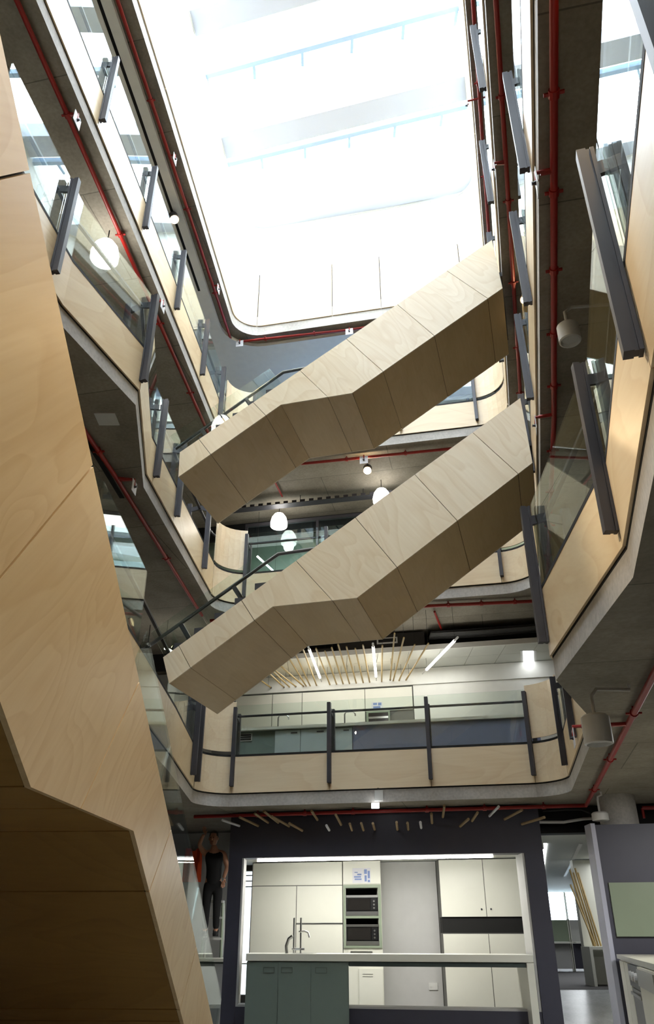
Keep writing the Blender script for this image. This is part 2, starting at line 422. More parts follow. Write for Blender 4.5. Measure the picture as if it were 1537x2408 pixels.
# roof: glazing on beams that run along the skewed grid
ring_slab('roof', U4, BOX, 16.9, 17.2, WHITE)
RU = V(1, -0.27, 0).normalized()
rf = thing('skylight', 'glazed roof over the atrium void carried by pale translucent cross beams', 'skylight', (0, 5, 16.7))
def ry(y0, x): return y0 - 0.27 * x
for y0, h, wd in ((-5.8, .5, .5), (-3.2, .5, .5), (-0.5, .5, .5), (2.2, .5, .5), (4.8, .5, .5), (7.95, .45, .5), (10.75, .45, .55), (13.2, .4, .4)):
    B().prism([(-4, ry(y0 - wd / 2, -4), 16.95), (-4, ry(y0 + wd / 2, -4), 16.95), (-4, ry(y0 + wd / 2, -4), 16.95 + h), (-4, ry(y0 - wd / 2, -4), 16.95 + h)], (8, -0.27 * 8, 0)).build('beam', OPAL, rf)
for y0 in (0.9, 3.5, 6.3, 9.05, 11.2):
    B().prism([(-4, ry(y0 - .05, -4), 16.95), (-4, ry(y0 + .05, -4), 16.95), (-4, ry(y0 + .05, -4), 17.1), (-4, ry(y0 - .05, -4), 17.1)], (8, -0.27 * 8, 0)).build('purlin', OPALP, rf)
    for i in range(9):
        x = -3.5 + i
        B().box(x - .03, x + .03, ry(y0 + .05, x) , ry(y0 + .35, x), 17.0, 17.06).build('cleat', OPALP, rf)
for i in range(10):
    y0 = -6.4 + i * 2.3
    B().prism([(-4.5, ry(y0, -4.5), 17.45), (-4.5, ry(y0 + 2.28, -4.5), 17.45), (-4.5, ry(y0 + 2.28, -4.5), 17.47), (-4.5, ry(y0, -4.5), 17.47)], (9.5, -0.27 * 9.5, 0)).build('glass_pane', ROOFG, rf)

# plaster ceiling with a dropped edge around the recessed concrete rim of the top level
o4 = [tuple(v[:2]) for v in off(U4, -0.27)]
ring_slab('ceiling', o4, BOX, S[4] - 0.10, S[4] - 0.005, PLASTER)
sd = tag(strip(B(), sub([tuple(v[:2]) for v in off(U4, -.43)], 7.0, 19.2), -0.05, 0.0, S[4] - 0.106, S[4] - 0.1).build('slot_diffuser', BLACK), 'long black slot air diffuser in the plaster ceiling on the left top level', 'vent')
sd['label'] = 'long black slot air diffuser in the plaster ceiling of the top level, left side'

# ------------------------------------------------------------------ balustrades
def balustrade(label, k, path, joints, posts, ply, tall=(), loc=None, glass_s=None, skip_glass=(), rail=True, inner=True):
    z = S[k]; t = thing('balustrade', label, 'balustrade', (path[len(path) // 2][0], path[len(path) // 2][1], z))
    n = plen(path)[-1]
    js = sorted(set([0] + [j for j in joints if 0.15 < j < n - 0.15] + [n]))
    for i, (a, b) in enumerate(zip(js, js[1:])):
        sp = sub(path, a + .004, b - .004)
        strip(B(), sp, 0.004, 0.024, z + .21, z + .80).build('upstand_panel', ply, t)
        strip(B(), sp, -0.03, 0.026, z + .80, z + .835).build('glazing_channel', BLACK, t)
        if i in tall:
            strip(B(), sp, 0.004, 0.024, z + .885, z + 1.74).build('tall_panel', ply, t)
        elif i not in skip_glass:
            strip(B(), sub(path, a + .012, b - .012), -0.006, 0.006, z + .835, z + 1.68).build('glass_pane', GLASS, t)
    strip(B(), path, 0.0, 0.003, z + .19, z + .83).build('shadow_gap', BLACK, t)
    for (x, y) in posts:
        s = nearest(path, (x, y)); p, e = at(path, s); u = V(e.x, e.y, 0); nn = V(e.y, -e.x, 0); o = V(p.x, p.y, 0)
        pb = B().obox(o, u, nn, V(0, 0, 1), -.03, .03, .03, .05, z + .31, z + 1.63).obox(o, u, nn, V(0, 0, 1), -.022, .022, .05, .07, z + .312, z + 1.628).obox(o, u, nn, V(0, 0, 1), -.03, .03, .07, .115, z + .31, z + 1.63)
        po = pb.build('post', DARK, t)
        if inner:
            B().obox(o, u, nn, V(0, 0, 1), -.028, .028, -.33, -.25, z + .56, z + 1.60).build('inner_post', DARK, t)
            B().prism([o + nn * .04 + u * -.012 + V(0, 0, z + 1.44), o + nn * -.1 + u * -.012 + V(0, 0, z + 1.48), o + nn * -.26 + u * -.012 + V(0, 0, z + 1.44),
                       o + nn * -.26 + u * -.012 + V(0, 0, z + 1.53), o + nn * -.1 + u * -.012 + V(0, 0, z + 1.565), o + nn * .04 + u * -.012 + V(0, 0, z + 1.53)], u * .024).build('bracket', DARK, t)
    if rail:
        strip(B(), path, -0.125, -0.085, z + 1.50, z + 1.53).build('handrail', DARK, t)
    return t

def spaced(path, a, b, step):
    out = []; s = a
    while s <= b: out.append(tuple(at(path, s)[0])); s += step
    return out
# level 1
l, aL, aR, r = OUT[1]
pl1 = l[1:] + aL[:1]
balustrade('near left balustrade of the first level, glass above plywood, half hidden by the big stair', 1, pl1, [1.7, 3.7, 5.6], [(-2.1, 12.5)], PLY_V, skip_glass=(2,))
pb1 = sub(aL + aR, .03, plen(aL + aR)[-1] - .03)
x0 = nearest(pb1, (-1.59, Bk(-1.59))); x3 = nearest(pb1, (3.26, Bk(3.26)))
balustrade('first level balustrade over the ground floor kitchen, with four dark posts and curved plywood ends', 1, pb1,
           [x0, nearest(pb1, (.05, Bk(.05))), nearest(pb1, (1.67, Bk(1.67))), x3], [(-1.59, Bk(-1.59)), (.05, Bk(.05)), (1.67, Bk(1.67)), (3.26, Bk(3.26)), (-2.14, 12.98)], PLY_H, tall=(0, 4))
pr1 = aR[-1:] + r
pr1b = sub(pr1, 0.02, plen(pr1)[-1])
balustrade('nearest balustrade at the right edge of the frame, warm plywood with big dark posts', 1, pr1b,
           [nearest(pr1b, q) for q in ((2.77, 8.0), (1.92, 6.37), (1.83, 4.25), (1.39, 2.55))], [(3.62, 11.69), (3.19, 9.89), (1.9, 6.32), (1.82, 4.26), (1.39, 2.57), (1.05, 1.3)], PLY_V)
# level 2
l, aL, aR, r = OUT[2]
pl2 = l[1:] + aL[:1]
balustrade('second level left balustrade with the pointed corner and a white lamp behind its glass', 2, pl2,
           [nearest(pl2, q) for q in ((-2.72, 5.43), (-2.17, 7.12), (-2.47, 9.2), (-2.34, 10.35))], [(-2.72, 5.43), (-2.17, 7.1), (-2.46, 9.2), (-2.33, 10.35), (-2.16, 12.25)], PLY_V, skip_glass=(4,))
pb2 = sub(aL + aR, .03, plen(aL + aR)[-1] - .03)
balustrade('second level back balustrade seen between the two hanging stairs', 2, pb2,
           [nearest(pb2, (-1.56, Bk(-1.56))), nearest(pb2, (0, Bk(0))), nearest(pb2, (1.57, Bk(1.57))), nearest(pb2, (3.1, Bk(3.1)))],
           [(-1.56, Bk(-1.56)), (0, Bk(0)), (1.57, Bk(1.57)), (3.12, Bk(3.12))], PLY_H, tall=(0, 4))
pr2 = sub(aR[-1:] + r, 0.02, 99)
q2 = [(Rt(y), y) for y in (10.62, 9.05, 7.4, 5.82, 4.27, 2.7)]
balustrade('second level right balustrade seen edge on under the red pipe', 2, pr2, [nearest(pr2, q) for q in q2], q2, PLY_V)
# level 3
l, aL, aR, r = OUT[3]
pl3 = [(Lf(1) - .04, 1.0)] + l[1:] + aL[:1]
q3 = [(Lf(y), y) for y in (4.6, 6.18, 7.86, 9.51, 11.2, 12.6)]
balustrade('third level left balustrade below the skylight, a row of slanting looking posts', 3, pl3, [nearest(pl3, q) for q in q3], q3, PLY_V)
pb3 = sub(aL + aR, .03, plen(aL + aR)[-1] - .03)
balustrade('third level back balustrade behind the upper hanging stair', 3, pb3,
           [nearest(pb3, (-1.56, Bk(-1.56))), nearest(pb3, (0, Bk(0))), nearest(pb3, (1.5, Bk(1.5))), nearest(pb3, (3.0, Bk(3.0)))],
           [(-1.56, Bk(-1.56)), (0, Bk(0)), (1.5, Bk(1.5)), (3.0, Bk(3.0))], PLY_H, tall=(0, 4))
pr3 = sub(aR[-1:] + r, 0.02, 99)
q3 = [(Rt(y) - .12, y) for y in (10.8, 9.1, 7.4, 5.75, 4.1)]
balustrade('third level right balustrade, topmost and farthest right beside the skylight', 3, pr3, [nearest(pr3, q) for q in q3], q3, PLY_V)

# ------------------------------------------------------------------ staircases
def stair(label, O, u, n, width, bottom, top, joints, side_mat, soffit_mat, rail_pts, glass_to, steps, brackets=(), far_glass=True):
    """bottom: (s, z) chain of the underside, top: two (s, z) ends of the straight upper edge, joints: (s_bottom, s_top)"""
    O = V(*O); u = V(*u).normalized(); n = V(*n).normalized()
    P = lambda s, w, z: O + u * s + n * w + V(0, 0, z)
    t = thing('staircase', label, 'staircase', tuple(P(bottom[0][0], width / 2, bottom[0][1])))
    def zb(s):
        for (a, za), (b, zb_) in zip(bottom, bottom[1:]):
            if a - 1e-6 <= s <= b + 1e-6: return za + (zb_ - za) * (s - a) / (b - a)
        return bottom[0][1] if s < bottom[0][0] else bottom[-1][1]
    zt = lambda s: top[0][1] + (top[1][1] - top[0][1]) * (s - top[0][0]) / (top[1][0] - top[0][0])
    js = [(bottom[0][0], top[0][0])] + joints + [(bottom[-1][0], top[1][0])]
    G = 0.003 if far_glass else 0.0045
    for w0, w1, nm in ((0.0, .022, 'side_panel'), (width - .022, width, 'side_panel')):
        for (b0, t0), (b1, t1) in zip(js, js[1:]):
            ch = [(b0 + G, zb(b0 + G))] + [(s, z) for s, z in bottom if b0 + .01 < s < b1 - .01] + [(b1 - G, zb(b1 - G))]
            poly = ch + [(t1 - G, zt(t1 - G)), (t0 + G, zt(t0 + G))]
            B().prism([P(s, w0, z) for s, z in poly], n * (w1 - w0)).build(nm, side_mat, t)
    for w0 in (.023, width - .027):
        full = [(s, z + .002) for s, z in bottom] + [(top[1][0] - .01, top[1][1] - .012), (top[0][0] + .01, top[0][1] - .012)]
        B().prism([P(s, w0, z) for s, z in full], n * .003).build('panel_backing', BLACK if w0 < .1 else BLACK, t)
    bs = sorted([j[0] for j in js] + [s for s, z in bottom[1:-1]])
    for a, b in zip(bs, bs[1:]):
        if b - a < 0.03: continue
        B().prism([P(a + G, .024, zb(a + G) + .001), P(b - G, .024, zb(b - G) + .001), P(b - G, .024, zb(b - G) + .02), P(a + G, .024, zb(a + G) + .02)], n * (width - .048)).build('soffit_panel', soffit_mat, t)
    # dark carriage behind the plywood skin
    ch = [(s, z + .022) for s, z in bottom]
    poly = [P(s, .026, z) for s, z in ch] + [P(s, .026, z + .16) for s, z in reversed(ch)]
    B().prism(poly, n * (width - .052)).build('carriage', BLACK, t)
    # treads
    for (a, za), (b, zb_) in zip(bottom, bottom[1:]):
        if abs(zb_ - za) < .05:
            B().prism([P(a, .03, za + .19), P(b, .03, za + .19), P(b, .03, za + .40), P(a, .03, za + .40)], n * (width - .06)).build('landing', RUBBER, t)
        else:
            m_ = max(2, round(abs(zb_ - za) / .17)); ds = (b - a) / m_; dz = (zb_ - za) / m_
            for i in range(m_):
                s0 = a + i * ds
                z1 = zb_ * 0 + za + dz * (i + 1) + .34 if dz > 0 else za + dz * i + .34
                B().prism([P(s0, .03, z1 - .08), P(s0 + ds + .02, .03, z1 - .08), P(s0 + ds + .02, .03, z1), P(s0, .03, z1)], n * (width - .06)).build('tread', RUBBER, t)
    # glass on the upper edge, as far as the landing
    d = V(0, 0, 1) * 1.0
    sl = (u * (top[1][0] - top[0][0]) + V(0, 0, top[1][1] - top[0][1])).normalized(); pe = n.cross(sl); pe = pe if pe.z > 0 else -pe
    for w in ((.06, width - .07) if far_glass else (.06,)):
        for a, b in glass_to:
            A0 = P(a + .008, w, zt(a + .008)); A1 = P(b - .008, w, zt(b - .008))
            B().prism([A0 - pe * .12, A1 - pe * .12, A1 + pe * .43, A0 + pe * .43], n * .012).build('glass_pane', GLASS, t)
    for w in ((.14, width - .14) if far_glass else (width - .14,)):
        B().tube([P(s, w, z) for s, z in rail_pts], .024, 8).build('handrail', RAILM, t, smooth=True)
        sgn = 1 if w < width / 2 else -1
        for s in brackets:
            zr = [za + (zb_ - za) * (s - a) / (b - a) for (a, za), (b, zb_) in zip(rail_pts, rail_pts[1:]) if a <= s <= b][0]
            q = P(s, w - sgn * .03, zr - .025)
            e = pe * -1
            B().obox(q, sl, n * sgn, e, -.028, .028, 0, .05, 0, .45).build('rail_bracket', DARK, t)
    return t
uu = V(1, -.27, 0).normalized(); nn_ = V(.27, 1, 0).normalized(); kx = math.sqrt(1 + .27 ** 2)
X = lambda pts: [(a * kx, b) for a, b in pts]
J = lambda pts: [(a * kx, b * kx) for a, b in pts]
stair('upper hanging plywood stair rising to the right just below the skylight', (0, 8.95, 0), uu, nn_, 1.5,
      X([(-2.14, 7.16), (-.67, 8.15), (.36, 8.15), (2.54, 9.59)]), X([(-2.16, 7.585), (2.49, 10.585)]),
      J([(-1.68, -1.88), (-.89, -1.09), (.01, -.40), (.80, .29), (1.54, 1.05), (2.32, 1.80)]), PLY_STAIR, PLY_SOFFIT_SHADED,
      X([(-2.3, 7.76), (-.70, 8.86), (.45, 8.88), (2.5, 10.30)]), [(a * kx, b * kx) for a, b in ((-2.16, -1.5), (-1.5, -.66))], 14,
      brackets=[a * kx for a in (-1.9, -1.25, -.2)])
stair('lower hanging plywood stair rising to the right above the first level kitchen', (0, 8.5, 0), uu, nn_, 1.5,
      X([(-1.87, 3.985), (-.65, 4.83), (.35, 4.83), (2.46, 6.335)]), X([(-1.98, 4.315), (2.43, 7.30)]),
      J([(-1.62, -1.79), (-.87, -1.04), (.06, -.38), (.82, .35), (1.54, 1.09), (2.28, 1.82)]), PLY_STAIR, PLY_SOFFIT_SHADED,
      X([(-2.4, 4.43), (-.65, 5.59), (.40, 5.62), (2.4, 7.05)]), [(a * kx, b * kx) for a, b in ((-1.98, -1.45), (-1.45, -.6))], 14,
      brackets=[a * kx for a in (-1.85, -1.2, -.15)])
ua = V(-.06, -1, 0).normalized(); na = V(-1, .06, 0).normalized(); ka = math.sqrt(1 + .06 ** 2)
Y = lambda pts: [(-a * ka, b) for a, b in pts]
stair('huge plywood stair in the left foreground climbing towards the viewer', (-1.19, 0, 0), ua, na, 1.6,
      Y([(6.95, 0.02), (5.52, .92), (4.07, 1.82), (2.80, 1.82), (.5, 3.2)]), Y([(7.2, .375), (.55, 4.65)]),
      [(-a * ka, -b * ka) for a, b in ((5.41, 5.75), (4.47, 4.81), (3.31, 3.88), (2.16, 2.86), (1.2, 1.87))], PLY_A, PLY_A_UNDER_SHADED,
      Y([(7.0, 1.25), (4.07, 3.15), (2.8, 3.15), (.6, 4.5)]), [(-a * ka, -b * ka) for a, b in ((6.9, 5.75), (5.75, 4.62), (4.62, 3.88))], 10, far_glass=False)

# ------------------------------------------------------------------ sprinkler pipes
def pipe(label, main, branches, r=.03, plates=(), clamps=3):
    t = thing('sprinkler_pipe', label, 'pipe', tuple(main[0]))
    B().tube(main, r, 10).build('main_pipe', RED, t, smooth=True)
    mp = [tuple(q) for q in main]
    for i, (a, b) in enumerate(zip(mp, mp[1:])):
        a, b = Vector(a), Vector(b); L = (b - a).length
        if L < 1.0: continue
        for c in range(clamps):
            q = a + (b - a) * ((c + .7) / (clamps + .4)); e = (b - a).normalized(); sd = e.cross(V(0, 0, 1))
            B().tube([q - e * .03, q + e * .03], r * 1.35, 10).obox(q, e, sd, V(0, 0, 1), -.012, .012, -r * 2.4, r * 2.4, -.008, .008).obox(q, e, sd, V(0, 0, 1), -.01, .01, -.008, .008, r, .066).build('clamp', RED, t)
    for a, b in branches:
        B().tube([a, b], r * .7, 8).build('branch_pipe', RED, t, smooth=True)
    for p in plates:
        p = Vector(p); best = None
        for a, b in zip(mp, mp[1:]):
            a, b = Vector(a), Vector(b); e = (b - a).normalized(); f = a + e * min(max((p - a).dot(e), 0), (b - a).length)
            if best is None or (p - f).length < best[0]: best = ((p - f).length, f, e)
        e = best[2]; nrm = V(e.y, -e.x, 0).normalized(); nrm = nrm if nrm.dot(p - best[1]) > 0 else -nrm
        B().obox(V(p.x, p.y, p.z - .09), e, nrm, V(0, 0, 1), -.085, .085, 0, .006, -.085, .085).build('baffle_plate', PEGW, t)
        B().lathe(V(p.x, p.y, p.z - .09) + nrm * .006, [(.02, 0), (.012, .02), (.012, .03), (.022, .034), (.001, .036)], 10, nrm).build('sprinkler_head', DARK, t)
        B().tube([best[1], V(p.x, p.y, best[1].z), V(p.x, p.y, p.z - .07)], r * .55, 7).build('drop_pipe', RED, t)
    return t
zp = lambda k: S[k] - .07
tag(B().box(-2.68, -2.44, 7.26, 7.5, S[2] - .012, S[2] - .001).build('access_panel', LAMPW), 'white square access panel on the left second level soffit', 'panel')
tag(B().prism([(-2.955, 7.6, S[2] - .012), (-2.89, 7.6, S[2] - .012), (-2.78, 9.23, S[2] - .012), (-2.845, 9.23, S[2] - .012)], (0, 0, .011)).build('slot_diffuser', BLACK), 'black slot on the left second level soffit beside the red pipe', 'vent')
# level 1
pipe('red sprinkler pipe under the right first level slab running down the picture to the corner', [(1.95, 3.2, zp(1)), (2.52, 5.7, zp(1)), (4.1, 12.98, zp(1)), (1.0, 13.62, zp(1)), (-1.75, 14.19, zp(1)), (-2.3, 14.3, zp(1))],
     [((2.93, 7.6, zp(1)), (2.5, 7.7, zp(1)))], plates=[(2.42, 7.72, zp(1) - .02)])
pipe('short red pipe at the far right of the ground floor ceiling', [(4.95, 12.9, zp(1) - .05), (6.5, 12.6, zp(1) - .05)], [((4.95, 12.9, zp(1) - .05), (4.95, 12.9, zp(1) - .2))], clamps=1)
# level 2
pipe('red sprinkler pipe on the second level soffit, left side', [(-2.75, 4.2, zp(2)), (-2.76, 6.6, zp(2)), (-2.87, 7.35, zp(2)), (-2.73, 8.6, zp(2)), (-2.32, 13.5, zp(2))],
     [((-2.74, 8.6, zp(2)), (-2.52, 8.64, zp(2)))], plates=[(-2.50, 8.64, zp(2) - .02)], clamps=1)
pipe('red sprinkler pipe on the second level soffit along the back, above the bamboo sticks', [(-2.2, 13.78, zp(2)), (1.77, 13.05, zp(2)), (3.75, 12.8, zp(2))], [((1.97, 13.32, zp(2)), (2.33, 14.68, zp(2))), ((-.42, 13.72, zp(2)), (-.32, 15.1, zp(2)))], clamps=3)
pipe('thick red sprinkler pipe on the second level soffit, right side', [(.95, .8, zp(2)), (1.45, 2.79, zp(2)), (2.60, 7.26, zp(2)), (3.85, 12.6, zp(2))],
     [((1.76, 4.0, zp(2)), (1.66, 4.02, zp(2))), ((2.58, 7.2, zp(2)), (2.42, 7.25, zp(2)))], plates=[(1.62, 4.02, zp(2) - .02), (2.38, 7.26, zp(2) - .02)], clamps=5)
# level 3
pipe('red sprinkler pipe on the third level soffit, left side', [(-3.45, 2.8, zp(3)), (-3.25, 4.58, zp(3)), (-2.32, 12.5, zp(3)), (-2.2, 13.6, zp(3))], [((-3.1, 5.83, zp(3)), (-3.0, 5.83, zp(3))), ((-2.66, 8.93, zp(3)), (-2.56, 8.93, zp(3)))],
     plates=[(-2.97, 5.83, zp(3) - .02), (-2.53, 8.93, zp(3) - .02), (-2.2, 12.3, zp(3) - .02)], clamps=4)
pipe('red sprinkler pipe on the third level soffit along the back', [(-2.1, 13.85, zp(3)), (-.43, 13.62, zp(3)), (2.43, 13.08, zp(3)), (3.5, 12.9, zp(3))], [((-1.2, 14.0, zp(3)), (-1.0, 15.0, zp(3)))], plates=[(.75, 13.32, zp(3) - .02)], clamps=2)
pipe('red sprinkler pipe on the third level soffit, right side', [(.9, 1.2, zp(3)), (1.78, 4.58, zp(3)), (3.44, 11.04, zp(3)), (3.75, 12.3, zp(3))], [((2.27, 6.5, zp(3)), (2.15, 6.5, zp(3)))], plates=[(2.12, 6.5, zp(3) - .02)], clamps=4)
# level 4
pipe('red sprinkler pipe on the top level rim, left of the skylight', [(-3.45, 3.2, zp(4)), (-3.06, 6.37, zp(4)), (-2.2, 13.74, zp(4))], [], plates=[(-2.66, 8.9, zp(4) - .02), (-2.28, 12.0, zp(4) - .02)], clamps=3)
pipe('red sprinkler pipe on the top level rim, behind the void', [(-2.2, 13.79, zp(4)), (.5, 13.36, zp(4)), (3.2, 12.8, zp(4))], [], plates=[(-2.0, 13.7, zp(4) - .02), (.5, 13.3, zp(4) - .02)], clamps=2)
pipe('red sprinkler pipe on the top level rim, right of the skylight', [(1.1, 1.6, zp(4)), (2.14, 6.37, zp(4)), (3.55, 12.3, zp(4))], [], plates=[(2.3, 7.9, zp(4) - .02)], clamps=3)

# ------------------------------------------------------------------ lamps
def area(name, loc, size, power, col=(1, .97, .92), rot=(0, 0, 0), parent=None):
    d = bpy.data.lights.new(name, 'AREA'); d.shape = 'RECTANGLE'; d.size, d.size_y = size; d.energy = power; d.color = col
    o = bpy.data.objects.new(name, d); COL.objects.link(o); o.location = loc; o.rotation_euler = rot
    return o
def pointl(name, loc, power, col=(1, .95, .86), r=.12):
    d = bpy.data.lights.new(name, 'POINT'); d.energy = power; d.color = col; d.shadow_soft_size = r
    o = bpy.data.objects.new(name, d); COL.objects.link(o); o.location = loc; return o
def spotl(name, loc, target, power, angle, col=(1, .74, .42), r=.04, blend=.6):
    d = bpy.data.lights.new(name, 'SPOT'); d.energy = power; d.color = col; d.spot_size = math.radians(angle); d.spot_blend = blend; d.shadow_soft_size = r
    o = bpy.data.objects.new(name, d); COL.objects.link(o); o.location = loc
    o.rotation_euler = (Vector(target) - Vector(loc)).to_track_quat('-Z', 'Y').to_euler(); return o

def pendant(label, p, r=.19, top=None, power=16):
    p = Vector(p); t = thing('pendant_lamp', label, 'lamp', tuple(p), 'glowing dome pendants of the second level')
    B().lathe(p, [(.001, r * 1.55), (r * .55, r * 1.45), (r * .85, r * 1.0), (r, r * .35), (r * 1.0, .0), (r * .92, -r * .22), (r * .6, -r * .3)], 24).build('shade', LAMP, t, smooth=True)
    for z in (0.0, -r * .12): B().lathe(p + V(0, 0, z), [(r * 1.005, -.004), (r * 1.02, 0), (r * 1.005, .004)], 24).build('rim', LAMPW, t)
    B().tube([p + V(0, 0, r * 1.5), V(p.x, p.y, top)], .008, 6).build('cord', BLACK, t)
    pointl('pendant_light', p - V(0, 0, r * .6), power)
    return t
pendant('glowing white dome pendant under the upper stair, left of the two in the back opening', (-1.08, 15.38, 9.45), top=S[3])
pendant('glowing white dome pendant half hidden by the lower stair in the back opening', (1.17, 14.40, 9.52), top=S[3])
pendant('big glowing white pendant behind the left second level glass', (-3.05, 7.63, 9.52), top=S[3], power=18)
pendant('glowing white pendant behind the right glass near the corner post', (4.55, 14.65, 9.45), top=S[3])
def can_lamp(label, p, z, r=.105, h=.2, arm=None):
    p = Vector((p[0], p[1], 0)); t = thing('can_lamp', label, 'lamp', (p.x, p.y, z))
    B().lathe((p.x, p.y, z - .28 - h), [(r * .72, .03), (r * .86, .0), (r, .008), (r, h - .02), (r * .8, h), (.001, h)], 24).build('housing', LAMPW, t, smooth=True)
    B().lathe((p.x, p.y, z - .28 - h + .031), [(.001, .0), (r * .7, .001)], 20).build('lens', plain('lens_grey', srgb(150, 146, 140), .3), t)
    a = Vector(arm) if arm else V(.3, .02, 0)
    B().tube([(p.x, p.y, z - .28), (p.x, p.y, z - .12), (p.x + a.x * .15, p.y + a.y * .15, z - .06), (p.x + a.x, p.y + a.y, z - .045), (p.x + a.x, p.y + a.y, z)], .016, 8).build('bracket_arm', LAMPW, t, smooth=True)
    return t
can_lamp('white cylinder lamp under the second level slab beside the thick red pipe', (2.24, 5.50), S[2], r=.1, arm=(.5, -.03, 0))
can_lamp('white cylinder lamp under the first level slab near the right edge', (2.21, 6.42), S[1], r=.115, h=.24, arm=(.36, .08, 0))
can_lamp('small white cylinder lamp under the first level slab above the charcoal panel', (4.02, 12.15), S[1], r=.12, h=.12, arm=(.05, -.05, 0))

def spot_fixture(label, p, power, target, angle=75, col=(1, .74, .42), r=.075):
    p = Vector(p); t = thing('spotlight', label, 'lamp', tuple(p))
    d = (Vector(target) - p).normalized()
    B().lathe(p, [(r * 1.25, 0), (r * 1.25, -.14), (r * .8, -.17), (.001, -.17)], 16, d).build('housing', DARK, t, smooth=True)
    B().lathe(p + d * .002, [(.001, 0), (r, 0.0), (r, .004), (.001, .004)], 16, d).build('lens', SPOT, t)
    B().tube([p - d * .15, V(p.x, p.y, p.z + .2)], .012, 6).build('stem', DARK, t)
    spotl('spot_beam', p + d * .02, target, power, angle, col)
    return t
spot_fixture('bright warm spotlight on the back third level soffit between the stairs', (.84, 13.70, S[3] - .2), 50, (.3, 9, 3.5))
spot_fixture('bright warm spotlight on the plaster ceiling at the upper left', (-2.86, 10.1, S[4] - .3), 25, (-.5, 8.5, 6))
spot_fixture('bright warm spotlight on the right, between third level posts', (3.02, 8.75, S[3] - .22), 25, (1.2, 6, 2))
spot_fixture('warm spotlight under the second level slab, lighting the near right balustrade', (-2.95, 4.6, S[2] - .22), 380, (1.62, 3.55, 4.45), 38, (1, .84, .62))
spot_fixture('warm spotlight under the second level slab, lighting the foreground stair', (1.55, 2.2, S[2] - .22), 150, (-1.05, 2.3, 3.1), 62, (1, .84, .6))

# ------------------------------------------------------------------ ground floor kitchen
KC = 13.97   # front face of the portal
def kb(mb, x0, x1, c0, c1, z0, z1):
    """box aligned with the back grid: x range along the wall, c the plan offset (front, rear)"""
    a, b, c_, d = bp(x0, c0, 0), bp(x1, c0, 0), bp(x1, c1, 0), bp(x0, c1, 0)
    return mb.box8([v + V(0, 0, z) for z in (z0, z1) for v in (a, b, c_, d)])
struct('wall_kitchen', kb(kb(kb(kb(B(), -1.66, -1.43, KC, KC + .32, 0, 3.22), 3.12, 3.40, KC, KC + .32, 0, 3.22), -1.43, 3.12, KC, KC + .32, 2.52, 3.22), -1.43, 3.12, KC + .02, KC + .32, 0, .40), CHAR)
trim = struct('trim_1', kb(kb(kb(B(), -1.43, -1.40, KC + .03, KC + .5, .4, 2.52), 3.085, 3.118, KC + .02, KC + .5, .4, 2.52), -1.40, 3.085, KC + .03, KC + .34, .40, .43), GREYWALL)
pegs = [(-1.504, 14.286, 3.025, -1.748, 13.817, 3.065), (-1.175, 14.217, 3.017, -1.455, 13.756, 3.101), (-1.004, 14.181, 3.065, -1.201, 13.702, 3.152), (-0.828, 14.144, 3.06, -1.05, 13.67, 3.185), (-0.641, 14.105, 2.997, -0.909, 13.641, 3.1), (-0.418, 14.058, 2.924, -0.618, 13.58, 2.986), (-0.163, 14.004, 3.088, -0.254, 13.503, 3.169), (0.037, 13.962, 2.92, -0.009, 13.452, 2.938), (0.237, 13.92, 3.0, 0.142, 13.42, 3.098), (0.415, 13.883, 2.911, 0.367, 13.373, 2.955), (0.605, 13.843, 2.907, 0.55, 13.334, 2.957), (0.789, 13.804, 2.912, 0.736, 13.296, 2.952), (1.159, 13.727, 2.904, 1.111, 13.217, 2.959), (1.334, 13.69, 2.9, 1.279, 13.181, 2.945), (1.543, 13.646, 2.921, 1.481, 13.139, 2.95), (1.721, 13.609, 2.99, 1.659, 13.102, 3.074), (1.899, 13.571, 3.078, 1.868, 13.058, 3.185), (2.163, 13.516, 2.929, 2.222, 12.983, 2.978), (2.356, 13.475, 3.006, 2.368, 12.953, 3.07), (2.633, 13.417, 3.072, 2.696, 12.884, 3.15), (2.863, 13.369, 3.016, 3.039, 12.812, 3.09), (3.121, 13.315, 2.938, 3.357, 12.745, 2.974)]
ORD = ['leftmost', 'second from left', 'third from left', 'fourth from left', 'fifth from left', 'sixth from left', 'seventh from left', 'eighth from left', 'ninth from left', 'tenth from left', 'eleventh from left',
       'eleventh from right', 'tenth from right', 'ninth from right', 'eighth from right', 'seventh from right', 'sixth from right', 'fifth from right', 'fourth from right', 'third from right', 'second from right', 'rightmost']
for i, (a, b, c, d, e, f) in enumerate(pegs):
    white = i in (0, 7, 14, 19)
    p0, p1 = V(a, b - .035, c), V(d, e, f); ax = (p1 - p0).normalized()
    o = B().tube([p0, p0 + (p1 - p0) * .5, p1], .021, 8).build('wooden_peg', PEGW if white else PEG)
    tag(o, ('white' if white else 'brown') + ' peg sticking out of the charcoal lintel, ' + ORD[i] + ' in the row', 'peg', 'pegs over the kitchen opening')

